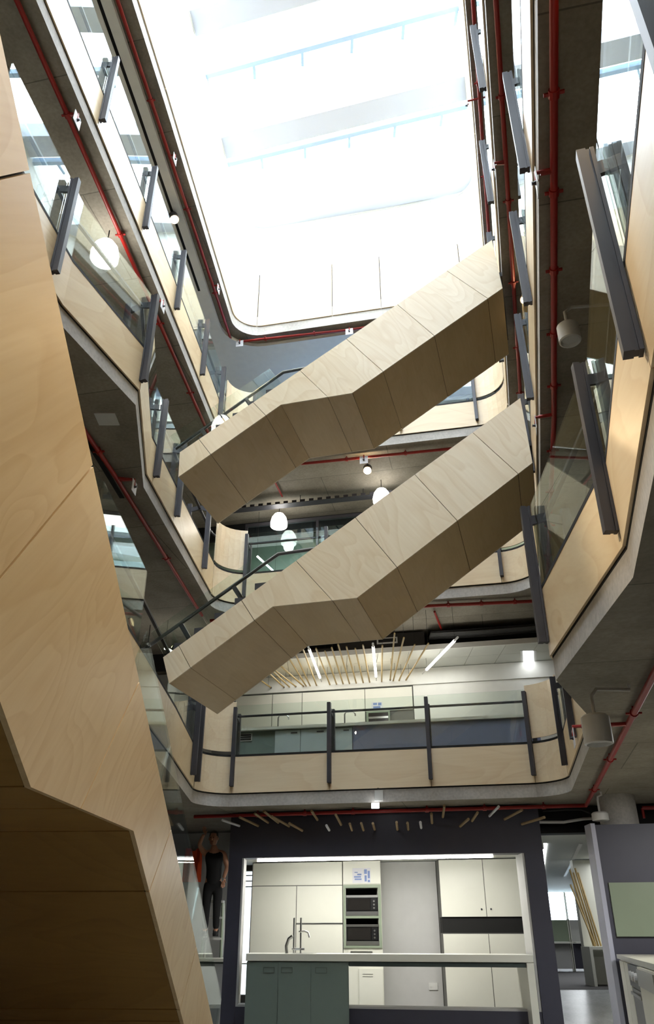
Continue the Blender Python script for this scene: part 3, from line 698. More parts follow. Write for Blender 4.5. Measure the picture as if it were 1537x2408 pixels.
isl = thing('kitchen_island', 'kitchen island with sage doors and thin white worktop in the charcoal frame', 'kitchen island', tuple(bp(0.9, 13.95, 0)))
kb(B(), -1.27, 3.02, 13.72, 14.42, 1.025, 1.125).build('worktop', CAB, isl, bevel=.004)
kb(B(), 2.92, 3.02, 13.72, 14.42, 0, 1.02).build('waterfall_leg', CAB, isl)
kb(B(), .34, 2.915, 13.76, 14.2, .96, 1.02).build('shadow_rail', plain('dark_sage', srgb(70, 82, 82), .5), isl)
kb(B(), -1.25, .33, 13.765, 14.36, .0, 1.02).build('carcass', SAGE, isl)
for i, (x0, x1, hx) in enumerate(((-1.255, -.755, -.90), (-.749, -.249, -.62), (-.243, .315, -.09))):
    dr = kb(B(), x0, x1, 13.74, 13.762, .06, 1.01).build('door', SAGE, isl)
    fr = B()
    for q in ((hx - .09, hx + .09, .935, .945), (hx - .09, hx + .09, .865, .875), (hx - .09, hx - .08, .875, .935), (hx + .08, hx + .09, .875, .935)):
        kb(fr, q[0], q[1], 13.732, 13.741, q[2], q[3])
    fr.build('recessed_handle', plain('handle_grey', srgb(96, 106, 102), .4), dr)
tap = thing('tap', 'tall chrome mixer tap with spout standing on the kitchen island', 'tap', tuple(bp(-.5, 14.05, 1.125)))
tz = 1.125
B().tube([bp(-.42, 14.05, tz), bp(-.42, 14.05, tz + .5)], .014, 8).build('riser', STEEL, tap, smooth=True)
B().tube([bp(-.53, 14.05, tz + .001), bp(-.53, 14.05, tz + .5)], .014, 8).build('riser', STEEL, tap, smooth=True)
B().tube([bp(-.45, 14.05, tz + .3), bp(-.36, 14.03, tz + .31), bp(-.30, 14.02, tz + .29), bp(-.28, 14.02, tz + .22)], .016, 8).build('spout', STEEL, tap, smooth=True)
B().tube([bp(-.56, 14.05, tz + .06), bp(-.36, 14.05, tz + .06)], .018, 8).build('cross_bar', STEEL, tap, smooth=True)
B().tube([bp(-.64, 14.03, tz), bp(-.65, 14.03, tz + .1), bp(-.61, 14.03, tz + .2), bp(-.55, 14.03, tz + .24)], .026, 8).build('filter_tap', STEEL, tap, smooth=True)
snk = tag(B().lathe(bp(-.35, 14.05, 1.126), [(.18, 0), (.19, .003), (.17, .004), (.12, .002)], 24).build('sink_ring', STEEL), 'thin steel sink rim lying flush in the island worktop', 'sink')

RC = 15.9
def cab_door(par, x0, x1, z0, z1, mat=CAB, c=RC, name='door'):
    return kb(B(), x0 + .006, x1 - .006, c - .022, c - .002, z0 + .004, z1 - .004).build(name, mat, par)
cl = thing('wall_cupboard', 'white cupboard wall left of the microwaves behind the island', 'cupboard', tuple(bp(-.5, RC, 0)))
kb(B(), -1.42, .29, RC, RC + .6, 0, 2.59).build('carcass', CARC, cl)
for q in ((-1.41, .285, 2.19, 2.585), (-1.41, -.565, 1.0, 2.185), (-.565, .285, 1.57, 2.185), (-.565, .285, 1.0, 1.555), (-1.41, -.565, 0, 1.0), (-.565, .285, 0, 1.0)): cab_door(cl, *q)
kb(B(), -.56, .28, RC - .03, RC - .004, 1.553, 1.568).build('finger_pull', STEEL, cl)
mt = thing('microwave_tower', 'white tower cupboard with a sage framed niche holding two microwaves', 'cupboard', tuple(bp(.63, RC, 0)))
kb(kb(kb(kb(B(), .295, .345, RC, RC + .6, 0, 2.59), .925, .985, RC, RC + .6, 0, 2.59), .345, .925, RC, RC + .6, 0, 1.2), .345, .925, RC, RC + .6, 2.14, 2.59).build('carcass', CAB, mt)
kb(B(), .345, .925, RC + .5, RC + .6, 1.2, 2.14).build('back', BLACK, mt)
cab_door(mt, .295, .985, 2.2, 2.585)
kb(kb(kb(kb(kb(B(), .30, .335, RC - .03, RC, 1.18, 2.19), .93, .975, RC - .03, RC, 1.18, 2.19), .335, .93, RC - .03, RC, 2.14, 2.19), .335, .93, RC - .03, RC + .48, 1.645, 1.685), .335, .93, RC - .03, RC + .48, 1.18, 1.215).build('niche_frame', SAGE2, mt)
dw = cab_door(mt, .36, .96, .93, 1.15, name='drawer'); kb(B(), .42, .80, RC - .035, RC - .022, 1.09, 1.13).build('pull', STEEL, dw)
d2 = kb(B(), .56, .97, RC - .03, RC - .004, .27, .86).build('door', CAB, mt)
kb(kb(B(), .62, .80, RC - .036, RC - .03, .78, .785), .62, .80, RC - .036, RC - .03, .745, .75).build('pull', plain('pull_grey', srgb(130, 130, 125), .4), d2)
def microwave(z, label):
    t = thing('microwave', label, 'microwave', tuple(bp(.63, RC + .2, z)), 'microwaves in the tower')
    kb(B(), .352, .918, RC + .0, RC + .4, z, z + .33).build('body', plain('microwave_black', srgb(20, 20, 22), .3), t)
    kb(B(), .35, .92, RC - .02, RC + .0, z + .29, z + .33).build('top_trim', STEEL, t)
    kb(B(), .35, .92, RC - .02, RC + .0, z, z + .065).build('bottom_trim', STEEL, t)
    kb(B(), .375, .78, RC - .015, RC, z + .085, z + .275).build('window', plain('dark_glass', srgb(42, 40, 38), .1), t)
    kb(B(), .80, .905, RC - .015, RC, z + .085, z + .275).build('control_panel', plain('panel_black', srgb(28, 28, 30), .3), t)
    for k in range(3):
        B().lathe(bp(.85, RC - .016, z + .12 + k * .055), [(.016, 0), (.016, .01), (.001, .01)], 10, BN).build('button', STEEL, t)
microwave(1.69, 'upper black and steel microwave in the sage niche')
microwave(1.22, 'lower black and steel microwave in the sage niche')
def notice(x0, x1, z0, z1, c, label, lines):
    t = thing('notice', label, 'notice', tuple(bp((x0 + x1) / 2, c, z0)))
    kb(B(), x0, x1, c - .006, c - .003, z0, z1).build('paper', PEGW, t)
    m = B()
    for a, b, q, r in lines: kb(m, x0 + (x1 - x0) * a, x0 + (x1 - x0) * b, c - .0075, c - .006, z0 + (z1 - z0) * q, z0 + (z1 - z0) * r)
    o = m.build('print', plain('blue_print', srgb(120, 140, 190), .6), t); o['kind'] = 'stuff'
notice(.47, .665, 2.22, 2.47, RC - .022, 'white paper notice with blue print above the microwaves, left one', [(.2, .5, .68, .74), (.45, .85, .52, .62), (.15, .8, .36, .46), (.2, .85, .2, .3)])
notice(.672, .80, 2.22, 2.47, RC - .022, 'small picture notice with dark patches above the microwaves, right one', [(.1, .5, .6, .9), (.15, .45, .1, .5), (.6, .9, .3, .8), (.6, .9, .05, .2)])
struct('wall_fridge_recess', kb(B(), .99, 2.02, RC + .35, RC + .6, 0, 2.59), GREYWALL)
cr = thing('tall_cupboard', 'white double cupboard with a black niche at the right of the kitchen', 'cupboard', tuple(bp(2.75, RC, 0)))
kb(kb(kb(B(), 2.03, 3.55, RC, RC + .6, 0, 1.41), 2.03, 3.55, RC, RC + .6, 1.66, 2.59), 2.03, 3.55, RC + .3, RC + .6, 1.41, 1.66).build('carcass', CARC, cr)
kb(B(), 2.035, 3.545, RC + .02, RC + .3, 1.411, 1.659).build('niche', BLACK, cr)
for x0, x1, kn in ((2.03, 2.80, 2.72), (2.80, 3.55, 2.88)):
    d = cab_door(cr, x0, x1, 1.66, 2.585); B().lathe(bp(kn, RC - .022, 1.78), [(.012, 0), (.016, .012), (.001, .016)], 10, BN).build('knob', DARK, d)
    cab_door(cr, x0, x1, .02, 1.40)
tag(kb(kb(B(), 1.78, 1.93, RC + .335, RC + .349, .54, .65), 1.80, 1.84, RC + .33, RC + .336, .58, .61).build('power_outlet', LAMPW), 'white power outlet low on the grey recess wall', 'outlet')
led = thing('led_strip', 'bright white light strip under the head of the kitchen opening', 'lamp', tuple(bp(.8, KC + .3, 2.5)))
kb(B(), -1.2, 2.7, KC + .33, KC + .40, 2.49, 2.53).build('diffuser', LED, led); kb(B(), -1.25, 3.0, KC + .325, KC + .41, 2.531, 2.55).build('casing', LAMPW, led)
struct('ceiling', kb(B(), -1.66, 3.5, KC + .33, RC + .6, 2.6, 2.7), WHITE)
area('kitchen_light', bp(.8, KC + .75, 2.48), (3.8, .12), 25, (1, .98, .92), (0, 0, math.atan(-.21)))
# left reveal window of the kitchen
w = thing('window_2', '', ''); del w['label']; del w['category']; w['kind'] = 'structure'; w.location = tuple(bp(-1.5, 16.2, .4))
kb(B(), -1.62, -1.44, 16.5, 16.52, .4, 2.5).build('pane', SILVER, w)
for z in (.4, .9, 2.2, 2.3, 2.4, 2.48): kb(B(), -1.64, -1.44, 16.46, 16.49, z, z + .02).build('blind_slat', LAMPW, w)

# ------------------------------------------------------------------ left of the kitchen: worker, stepladder, vest
struct('wall_store', kb(B(), -4.5, -1.68, 16.6, 16.75, 0, 3.22), GREYWALL)
lad = thing('stepladder', 'pale stepladder left of the charcoal frame under the worker', 'ladder', tuple(bp(-2.0, 15.6, 0)))
for x, dx in ((-2.32, .12), (-1.86, -.06)):
    B().tube([bp(x, 15.45, 0), bp(x + dx, 15.6, 1.9)], .028, 6).build('rail', SAGE2, lad)
    B().tube([bp(x, 16.2, 0), bp(x + dx, 15.72, 1.9)], .022, 6).build('rear_leg', LAMPW, lad)
for i in range(5):
    z = .3 + i * .335; f = z / 1.9
    kb(B(), -2.32 + .12 * f, -1.86 - .06 * f, 15.40 + .15 * f, 15.52 + .15 * f, z, z + .035).build('step', LAMPW, lad)
kb(B(), -2.21, -1.91, 15.53, 15.78, 1.9, 1.94).build('top_step', LAMPW, lad)

def skinned(name, mat, chains, parent, sub=2):
    """chains: lists of (point, radius); the first point of later chains is an index into the points so far"""
    vs = []; es = []; rs = []
    for ch in chains:
        prev = None
        for it in ch:
            if isinstance(it, int): prev = it; continue
            p, r = it; vs.append(tuple(p)); rs.append(r); i = len(vs) - 1
            if prev is not None: es.append((prev, i))
            prev = i
    me = bpy.data.meshes.new(name); me.from_pydata(vs, es, []); o = bpy.data.objects.new(name, me); COL.objects.link(o)
    sk = o.modifiers.new('skin', 'SKIN'); sk.use_smooth_shade = True
    for i, r in enumerate(rs): me.skin_vertices[0].data[i].radius = (r, r)
    me.skin_vertices[0].data[0].use_root = True
    ss = o.modifiers.new('sub', 'SUBSURF'); ss.levels = sub; ss.render_levels = sub
    me.materials.append(mat)
    o.parent = parent; o.location = -parent.location
    return o
pp = bp(-2.12, 15.55, 0)
pw = thing('person', 'worker in a black top on the stepladder reaching up to the ceiling', 'person', (pp.x, pp.y, 1.34))
Z0 = 1.36   # standing on a step
Pp = lambda x, y, z: V(pp.x + x, pp.y + y, Z0 + z)
body = [[(Pp(0, 0, .88), .13), (Pp(0, 0, 1.05), .125), (Pp(-.01, -.01, 1.22), .15), (Pp(-.02, -.01, 1.36), .12), (Pp(-.02, -.02, 1.46), .055), (Pp(-.03, -.04, 1.54), .06)],
        [3, (Pp(-.20, -.02, 1.38), .06), (Pp(-.31, -.06, 1.52), .045), (Pp(-.24, -.1, 1.68), .035), (Pp(-.22, -.1, 1.71), .03)],
        [3, (Pp(.17, -.01, 1.38), .06), (Pp(.24, .02, 1.14), .045), (Pp(.2, -.12, .95), .034)],
        [0, (Pp(-.1, 0, .80), .09), (Pp(-.1, -.03, .46), .062), (Pp(-.1, 0, .08), .042), (Pp(-.1, -.12, .04), .035)],
        [0, (Pp(.1, 0, .80), .09), (Pp(.1, -.06, .48), .062), (Pp(.1, .0, .08), .042), (Pp(.1, -.12, .04), .035)]]
skinned('body', SKIN, body, pw)
top_ = [[(Pp(0, 0, .78), .145), (Pp(0, 0, .95), .16), (Pp(0, 0, 1.08), .152), (Pp(-.01, -.01, 1.22), .165), (Pp(-.02, -.01, 1.37), .128)], [4, (Pp(-.17, -.02, 1.39), .075)], [4, (Pp(.16, -.01, 1.38), .075)]]
skinned('black_top', CLOTHB, top_, pw)
tr_ = [[(Pp(0, 0, .98), .15), (Pp(0, 0, .84), .15)], [1, (Pp(-.1, 0, .76), .105), (Pp(-.1, -.03, .46), .078), (Pp(-.1, 0, .1), .06)], [1, (Pp(.1, 0, .76), .105), (Pp(.1, -.06, .48), .078), (Pp(.1, 0, .1), .06)]]
skinned('trousers', CLOTHB, tr_, pw)
for sx, sy in ((-.1, 0), (.1, 0)):
    skinned('shoe', CLOTHB, [[(Pp(sx, .03, .05), .05), (Pp(sx, -.05, .05), .048), (Pp(sx, -.17, .035), .042)], [0, (Pp(sx, .02, .12), .058)]], pw, 1)
hd = Pp(-.04, -.05, 1.64)
hm = B().lathe(hd, [(.001, -.125), (.045, -.118), (.068, -.08), (.078, -.02), (.082, .03), (.07, .085), (.04, .115), (.001, .125)], 16)
hm.lathe(hd + V(-.02, -.085, -.015), [(.001, .035), (.012, -.01), (.014, -.022), (.001, -.028)], 8)
hm.lathe(hd + V(.08, .0, -.01), [(.001, -.03), (.014, -.02), (.016, .02), (.001, .03)], 8).lathe(hd + V(-.08, .0, -.01), [(.001, -.03), (.014, -.02), (.016, .02), (.001, .03)], 8)
hm.build('head', SKIN, pw, smooth=True)
B().lathe(hd + V(.0, .015, .012), [(.084, -.03), (.09, .03), (.078, .09), (.045, .122), (.001, .132)], 16).build('hair', HAIR, pw, smooth=True)
for sx in (-.045, .005): B().lathe(hd + V(sx, -.078, .01), [(.001, -.009), (.011, 0), (.001, .009)], 8).build('eye', BLACK, pw)
B().box(hd.x - .045, hd.x + .005, hd.y - .074, hd.y - .068, hd.z - .066, hd.z - .058).build('mouth', plain('lip', srgb(150, 90, 80), .6), pw)
for hb, sg in ((Pp(-.22, -.1, 1.70), 1), (Pp(.2, -.14, .93), -1)):
    ch = [[(hb, .03), (hb + V(0, 0, .05 * sg), .034)]]
    for i in range(4): ch.append([1, (hb + V(-.028 + .018 * i, -.005, .09 * sg), .010), (hb + V(-.03 + .02 * i, -.02, (.13 - abs(i - 1.4) * .012) * sg), .009), (hb + V(-.03 + .02 * i, -.04, (.155 - abs(i - 1.4) * .014) * sg), .008)])
    ch.append([0, (hb + V(.036, -.02, .03 * sg), .011), (hb + V(.055, -.04, .065 * sg), .010)])
    skinned('hand', SKIN, ch, pw, 1)

ve = thing('safety_vest', 'bright orange vest hanging on the grey wall behind the glass', 'vest', tuple(bp(-2.7, 16.55, 2.3)))
vm = []
for j in range(9):
    z = 2.93 - j * .078; row = []
    for i in range(11):
        f = i / 10; half = .17 + .02 * j / 8; x = -2.70 + (f - .5) * 2 * half; 
        row.append(bp(x, 16.5 - .03 * math.sin(f * 15 + j * .4) - .035 * (j / 8), z - (.05 if j == 0 and .35 < f < .65 else 0)))
    vm.append(row)
m = B(); n_ = 11
m.add([v for r_ in vm for v in r_] + [v - BN * .02 for r_ in vm for v in r_], [(j * n_ + i, j * n_ + i + 1, (j + 1) * n_ + i + 1, (j + 1) * n_ + i) for j in range(8) for i in range(10)] +
      [(99 + j * n_ + i, 99 + (j + 1) * n_ + i, 99 + (j + 1) * n_ + i + 1, 99 + j * n_ + i + 1) for j in range(8) for i in range(10)])
m.build('cloth', ORANGE, ve, smooth=True)
B().tube([bp(-2.70, 16.59, 2.95), bp(-2.70, 16.45, 2.93), bp(-2.70, 16.44, 2.97)], .008, 6).build('hook', STEEL, ve)
# white cabinets behind the glass at the left
cbl = thing('base_cabinet', 'pale base cabinet with white top at the foot of the left wall', 'cabinet', tuple(bp(-2.3, 15.0, 0)))
kb(B(), -3.4, -1.72, 14.85, 15.35, .0, .98).build('carcass', SAGE, cbl); kb(B(), -3.45, -1.70, 14.8, 15.37, .981, 1.03).build('worktop', CAB, cbl)
for i in range(3): kb(B(), -3.38 + i * .56, -2.84 + i * .56, 14.825, 14.849, .06, .95).build('door', GREYWALL, cbl)

# ------------------------------------------------------------------ right of the kitchen
struct('wall_end', kb(B(), 3.93, 4.75, 13.02, 13.25, 0, 2.80), CHAR)
col = B().lathe((4.42, 12.52, 2.8), [(.28, 0), (.28, .45)], 28)
struct('column', col, EDGE, smooth=True)
tag(kb(B(), 3.99, 4.75, 12.985, 13.018, 1.36, 2.03).build('splashback', SAGE2), 'sage green splashback panel below the charcoal wall', 'panel')
struct('trim_2', kb(B(), 3.87, 3.93, 13.0, 13.3, 0, 2.82), plain('pale_steel', srgb(178, 180, 195), .35))
struct('trim_3', kb(B(), 3.40, 4.4, 14.2, 14.5, 2.82, 2.87), BLACK)
struct('ceiling', kb(B(), 3.42, 12.9, 14.5, 36, 2.88, 2.94), TILE)
struct('wall_bulkhead', kb(B(), 3.40, 6.0, 14.35, 14.48, 2.88, 3.24), BLACK)
tag(B().tube([bp(3.42, 14.1, 2.98), bp(3.8, 14.1, 2.97), bp(4.1, 14.1, 3.01), bp(4.4, 14.1, 3.02)], .022, 8).build('conduit', LAMPW, smooth=True), 'pale sagging conduit across the dark ceiling gap', 'conduit')
tag(B().tube([bp(3.42, 13.75, 3.10), bp(3.75, 13.7, 3.11), bp(3.95, 13.6, 3.09), bp(4.02, 13.45, 3.02), bp(4.06, 13.18, 2.81)], .014, 8).build('cable', BLACK, smooth=True), 'black cable curving down from the red pipe', 'cable')
for i, (x, y, dx) in enumerate(((4.06, 15.6, .17), (4.72, 15.6, .17))):
    t = thing('light_strip', ('left' if i == 0 else 'right') + ' thin ceiling light strip in the corridor right of the kitchen', 'lamp', (x, y, 2.86))
    B().prism([(x - .035, y, 2.868), (x + .035, y, 2.868), (x + .035, y, 2.878), (x - .035, y, 2.878)], (9 * dx + .6, 9, 0)).build('diffuser', TROF if i == 0 else LAMPW, t)
area('corridor_light', (6.5, 20, 2.8), (1, 6), 55, (.95, .98, 1))
area('corridor_light', (9, 29, 2.8), (3, 6), 260, (.9, .96, 1))
# low bench with appliances along the right
bd = V(-.249, -1, 0).normalized(); bn = V(-1, .249, 0).normalized(); bo = V(3.94, 12.08, 0)
bench = thing('kitchen_bench', 'pale stone bench top running towards the viewer at the bottom right', 'bench', (4.3, 12.9, 0))
def bb(s0, s1, w0, w1, z0, z1): return B().obox(bo, bd, bn, V(0, 0, 1), s0, s1, w0, w1, z0, z1)
bb(.0, 5.4, -.66, .02, 1.10, 1.15).build('worktop', plain('stone_top', srgb(190, 186, 170), .2), bench)
bb(.0, 5.4, -.62, -.04, 0, .08).build('plinth', BLACK, bench)
bb(.0, 1.42, -.62, -.022, .081, 1.099).build('cabinet', CAB, bench)
for i in range(2): bb(.02 + i * .7, .69 + i * .7, -.021, -.002, .1, 1.08).build('door', CAB, bench)
bb(4.45, 5.4, -.62, -.05, .081, 1.099).build('cabinet', CAB, bench)
dwm = thing('dishwasher', 'stainless dishwasher with round knobs under the stone bench', 'dishwasher', tuple(bo + bd * 2.1))
bb(1.45, 2.85, -.60, -.02, .085, 1.095).build('body', STEEL, dwm); bb(1.48, 2.82, -.02, .0, .1, .84).build('door', plain('grey_steel', srgb(150, 150, 150), .3, metal=.8), dwm); bb(1.46, 2.84, -.02, .015, .86, 1.08).build('control_strip', plain('dark_strip', srgb(80, 80, 84), .3), dwm)
for k in range(3): B().lathe(bo + bd * (1.8 + k * .32) + bn * .015 + V(0, 0, .97), [(.05, 0), (.046, .03), (.001, .03)], 14, bn).build('knob', LAMPW, dwm)
bb(1.6, 2.7, .02, .035, .78, .81).build('handle', STEEL, dwm)
dwm2 = thing('washing_machine', 'white front loading appliance nearest the bottom right corner', 'appliance', tuple(bo + bd * 3.6))
bb(2.9, 4.4, -.60, .04, .09, 1.09).build('front', CAB, dwm2); bb(2.93, 4.37, .04, .055, .92, 1.07).build('control_strip', STEEL, dwm2)
fill_tr = thing('ceiling_troffer', 'added unseen fill light in the ceiling over the stone bench, beyond the right edge', 'lamp', (4.7, 9.0, 3.24))  # unseen fixture added to brighten the soffit and bench at the right
B().box(4.1, 5.3, 8.4, 9.6, 3.238, 3.249).build('frame', LAMPW, fill_tr); B().box(4.15, 5.25, 8.45, 9.55, 3.232, 3.2375).build('diffuser', TROF, fill_tr)
area('bench_fill', (4.7, 9.0, 3.22), (1.1, 1.1), 70, (1, .98, .93))  # added fill lamp, bounces off the floor up to the soffit
# corridor furniture
struct('wall_partition', B().box(5.5, 7.0, 19.0, 19.2, .47, 2.86), CAB)
lb = thing('low_bench', 'white low bench against the cream partition in the corridor', 'bench', (5.9, 18.6, .465))
B().box(5.42, 6.6, 18.35, 18.98, 1.12, 1.17).build('top', CAB, lb); B().box(5.42, 5.48, 18.35, 18.98, .466, 1.119).build('side', CAB, lb); B().box(6.1, 6.6, 18.4, 18.95, .466, 1.119).build('cabinet', CAB, lb)
for i, (a, b_) in enumerate((((5.40, 2.66), (5.64, 1.18)), ((5.47, 2.60), (5.67, 1.18)), ((5.52, 2.69), (5.70, 1.18)), ((5.57, 2.60), (5.74, 1.18)), ((5.37, 2.36), (5.60, 1.18)))):
    tag(B().tube([(b_[0], 18.78 - .06 * i, b_[1]), (a[0], 18.93, a[1])], .02, 8).build('bamboo_pole', BAMBOO),
        ['tall bamboo pole leaning on the cream partition, leftmost of the close bunch', 'bamboo pole second in the leaning corridor bunch', 'longest bamboo pole in the leaning corridor bunch', 'rightmost bamboo pole of the leaning corridor bunch', 'thin bamboo pole standing apart left of the corridor bunch'][i], 'bamboo pole', 'bamboo poles in the corridor')
for i, (x0, x1, lab) in enumerate(((6.45, 7.12, 'pale desk screen at the far end of the corridor'), (7.2, 7.75, 'grey desk screen beside the pale one at the corridor end'))):
    t = thing('desk_screen', lab, 'desk screen', (x0, 26, .465))
    B().box(x0, x1, 26, 26.06, 1.22, 1.78).build('upper_panel', SAGE2 if i == 0 else GREYWALL, t)
    B().box(x0, x1, 26, 26.06, .53, 1.17).build('lower_panel', GREYWALL if i == 0 else CHAR, t)
    B().box(x0 - .05, x0 - .005, 25.98, 26.08, .466, 1.8).box(x1 + .005, x1 + .05, 25.98, 26.08, .466, 1.8).build('frame', CAB, t)
    B().box(x0, x1, 25.6, 26.05, 1.175, 1.215).build('desktop', CAB, t)

# ------------------------------------------------------------------ emergency light on the slab edge
el = thing('emergency_light', 'white box lamp with a lit face fixed to the slab edge over the kitchen', 'lamp', tuple(bp(.8, 13.25, 3.3)))
kb(B(), .765, .895, 13.22, 13.285, 3.26, 3.42).build('box', LAMPW, el); kb(B(), .71, .83, 13.19, 13.26, 3.15, 3.225).build('lit_face', TROF, el)
B().lathe(bp(.82, 13.2, 3.43), [(.012, 0), (.012, .02), (.001, .02)], 8).build('sensor', BLACK, el)

# ------------------------------------------------------------------ first level kitchen
F1 = FL[1]
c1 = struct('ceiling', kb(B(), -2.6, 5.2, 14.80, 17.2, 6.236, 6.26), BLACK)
for i in range(13):
    for j in range(2):
        kb(B(), -2.6 + i * .6 + .004, -2.6 + (i + 1) * .6 - .004, 14.80 + j * .6 + .004, 14.80 + (j + 1) * .6 - .004, 6.22, 6.235).build('tile', TILE, c1)
struct('trim_4', kb(B(), -2.6, 5.2, 14.75, 14.78, 6.20, 6.30), WHITE)
struct('wall_first_level', kb(B(), -6.5, 6.5, 16.6, 16.8, F1, 6.63), WHITE)
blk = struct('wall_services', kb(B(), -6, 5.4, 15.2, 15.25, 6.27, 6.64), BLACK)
duct = thing('duct', 'dark ceiling duct with a pale grille above the bamboo sticks', 'duct', tuple(bp(1.1, 14.9, 6.4)))
kb(B(), .2, 1.9, 14.82, 15.15, 6.30, 6.60).build('casing', plain('duct_dark', srgb(48, 46, 44), .5, metal=.4), duct)
kb(B(), .98, 1.38, 14.80, 14.82, 6.40, 6.52).build('grille_frame', LAMPW, duct); kb(B(), 1.01, 1.35, 14.79, 14.80, 6.425, 6.495).build('grille', BLACK, duct)
for i in range(4):
    tag(B().tube([bp(-2.2, 14.84 + .08 * i, 6.36 + .05 * (i % 2)), bp(0.1, 14.86 + .08 * i, 6.33 + .05 * (i % 3))], .035, 8).build('flexible_duct', plain('foil_duct', srgb(90, 90, 88), .35, metal=.7)), 'crinkled silver service hose in the dark ceiling gap, ' + ['front', 'second', 'third', 'rear'][i] + ' one', 'duct')
tray = thing('cable_tray', 'black cable tray with bundled cables in the ceiling gap at the right', 'cable tray', tuple(bp(3.2, 14.8, 6.5)))
kb(B(), 2.0, 4.2, 14.6, 15.0, 6.50, 6.515).build('bed', BLACK, tray)
for i in range(4): B().tube([bp(2.0, 14.66 + i * .09, 6.49), bp(3.0, 14.64 + i * .09, 6.46), bp(4.2, 14.66 + i * .09, 6.49)], .03, 6).build('cable', plain('cable_grey', srgb(70, 70, 68), .5), tray)
struct('wall_pantry', kb(B(), 1.76, 5.2, 15.99, 16.58, F1, 5.875), WHITE)
cab1 = thing('pantry_cupboard', 'cream cupboard wall of the first level kitchen', 'cupboard', tuple(bp(-.3, 16.2, F1)))
kb(B(), -2.4, 1.75, 16.0, 16.58, F1, 5.86).build('carcass', CARC, cab1)
for x0, x1, z0, z1 in ((-1.95, -1.15, 5.42, 5.85), (-1.15, -.52, 5.42, 5.85), (-.52, .78, 5.42, 5.85), (.78, 1.74, 5.38, 5.85), (-1.95, -1.15, 4.0, 5.41), (-1.15, -.52, 4.0, 5.41), (-.52, .78, 4.75, 5.41), (-.52, .78, 4.0, 4.74)):
    kb(B(), x0 + .006, x1 - .006, 15.975, 15.998, z0 + .005, z1 - .005).build('door', CAB, cab1)
struct('wall_bulkhead', kb(B(), -2.6, 5.2, 15.96, 16.58, 5.88, 6.21), WHITE)
mw = thing('microwave', 'microwave in a sage niche on the first level cupboard wall', 'microwave', tuple(bp(1.03, 15.95, 5.07)))
kb(B(), .80, 1.27, 15.93, 15.97, 5.03, 5.37).build('niche_frame', SAGE2, mw); kb(B(), .84, 1.23, 15.90, 15.93, 5.06, 5.33).build('front', plain('microwave_dark', srgb(40, 34, 30), .3), mw); kb(B(), .84, 1.23, 15.885, 15.90, 5.21, 5.25).build('handle', STEEL, mw)
notice(.91, 1.13, 5.42, 5.56, 15.97, 'white notice above the first level microwave', [(.15, .5, .6, .9), (.15, .8, .1, .4), (.6, .9, .5, .9)])
bar = thing('kitchen_bar', 'long first level bar, slate blue front with white and sage doors at its left', 'kitchen bar', tuple(bp(.9, 14.4, F1)))
kb(B(), -1.75, 3.75, 14.36, 15.0, 4.74, 4.79).build('worktop', CAB, bar)
kb(B(), .47, 3.7, 14.42, 14.9, F1, 4.74).build('slate_front', plain('slate_blue', srgb(122, 128, 154), .4), bar)
kb(B(), -1.7, .46, 14.45, 14.9, F1, 4.74).build('carcass', SAGE, bar)
for x0, x1, mm in ((-.97, -.49, CAB), (-.49, .0, CAB), (.0, .46, CAB)):
    d = kb(B(), x0 + .005, x1 - .005, 14.42, 14.448, F1 + .1, 4.72).build('door', plain('pale_blue_laminate', srgb(188, 200, 200), .35) if mm is CAB else mm, bar)
    kb(B(), x0 + .3, x1 - .06, 14.41, 14.42, 4.66, 4.68).build('pull', DARK, d)
g = kb(B(), -1.64, -1.40, 14.43, 14.448, 4.56, 4.70).build('vent_grille', LAMPW, bar)
for i in range(3): kb(B(), -1.62, -1.42, 14.42, 14.43, 4.58 + i * .04, 4.605 + i * .04).build('slot', BLACK, g)
for x, lab in ((-.93, 'left arched chrome tap on the first level bar'), (.33, 'right arched chrome tap on the first level bar')):
    t = thing('tap', lab, 'tap', tuple(bp(x, 14.65, 4.79)))
    B().tube([bp(x, 14.65, 4.79), bp(x, 14.65, 5.02), bp(x + .03, 14.65, 5.06), bp(x + .16, 14.65, 5.06), bp(x + .2, 14.65, 5.02), bp(x + .2, 14.65, 4.98)], .013, 8).build('spout', STEEL, t, smooth=True)
    B().lathe(bp(x - .02, 14.6, 4.79), [(.03, 0), (.03, .05), (.001, .06)], 10).build('base', STEEL, t)
sticks = [(1.23, 13.43, 1.36, 16.36), (1.42, 13.66, 1.43, 16.69), (1.66, 14.05, 1.54, 16.69), (1.91, 13.98, 1.67, 16.69), (1.05, 14.1, 1.2, 16.77), (0.68, 14.08, 0.95, 16.77), (0.54, 14.27, 0.81, 16.77), (0.37, 14.17, 0.66, 16.8), (0.21, 14.03, 0.51, 16.8), (0.09, 14.22, 0.37, 16.82), (-0.04, 14.42, 0.23, 16.86), (-0.21, 14.27, 0.08, 16.86), (-0.47, 14.22, -0.22, 16.86), (-0.62, 14.57, -0.36, 16.89), (-0.76, 14.82, -0.45, 16.89), (-0.96, 15.31, -0.51, 16.86), (-1.1, 15.59, -0.68, 16.89), (-1.15, 15.64, -0.82, 16.93), (-1.23, 15.82, -0.95, 16.93), (-1.45, 16.32, -1.24, 16.95)]
tubes = [(-0.34, 14.34, -0.15, 16.17), (0.88, 14.17, 1.04, 16.08), (2.38, 13.82, 2.06, 15.61)]
def shrink(a, q, z, zz, k):      # bring a stick a little nearer so that it hangs clear of the tiled ceiling
    c = V(0, 0, 1.37); p = V(a, q, zz); return c + (p - c) * k
KS = .955
so = sorted(range(len(sticks)), key=lambda i: sticks[i][0])
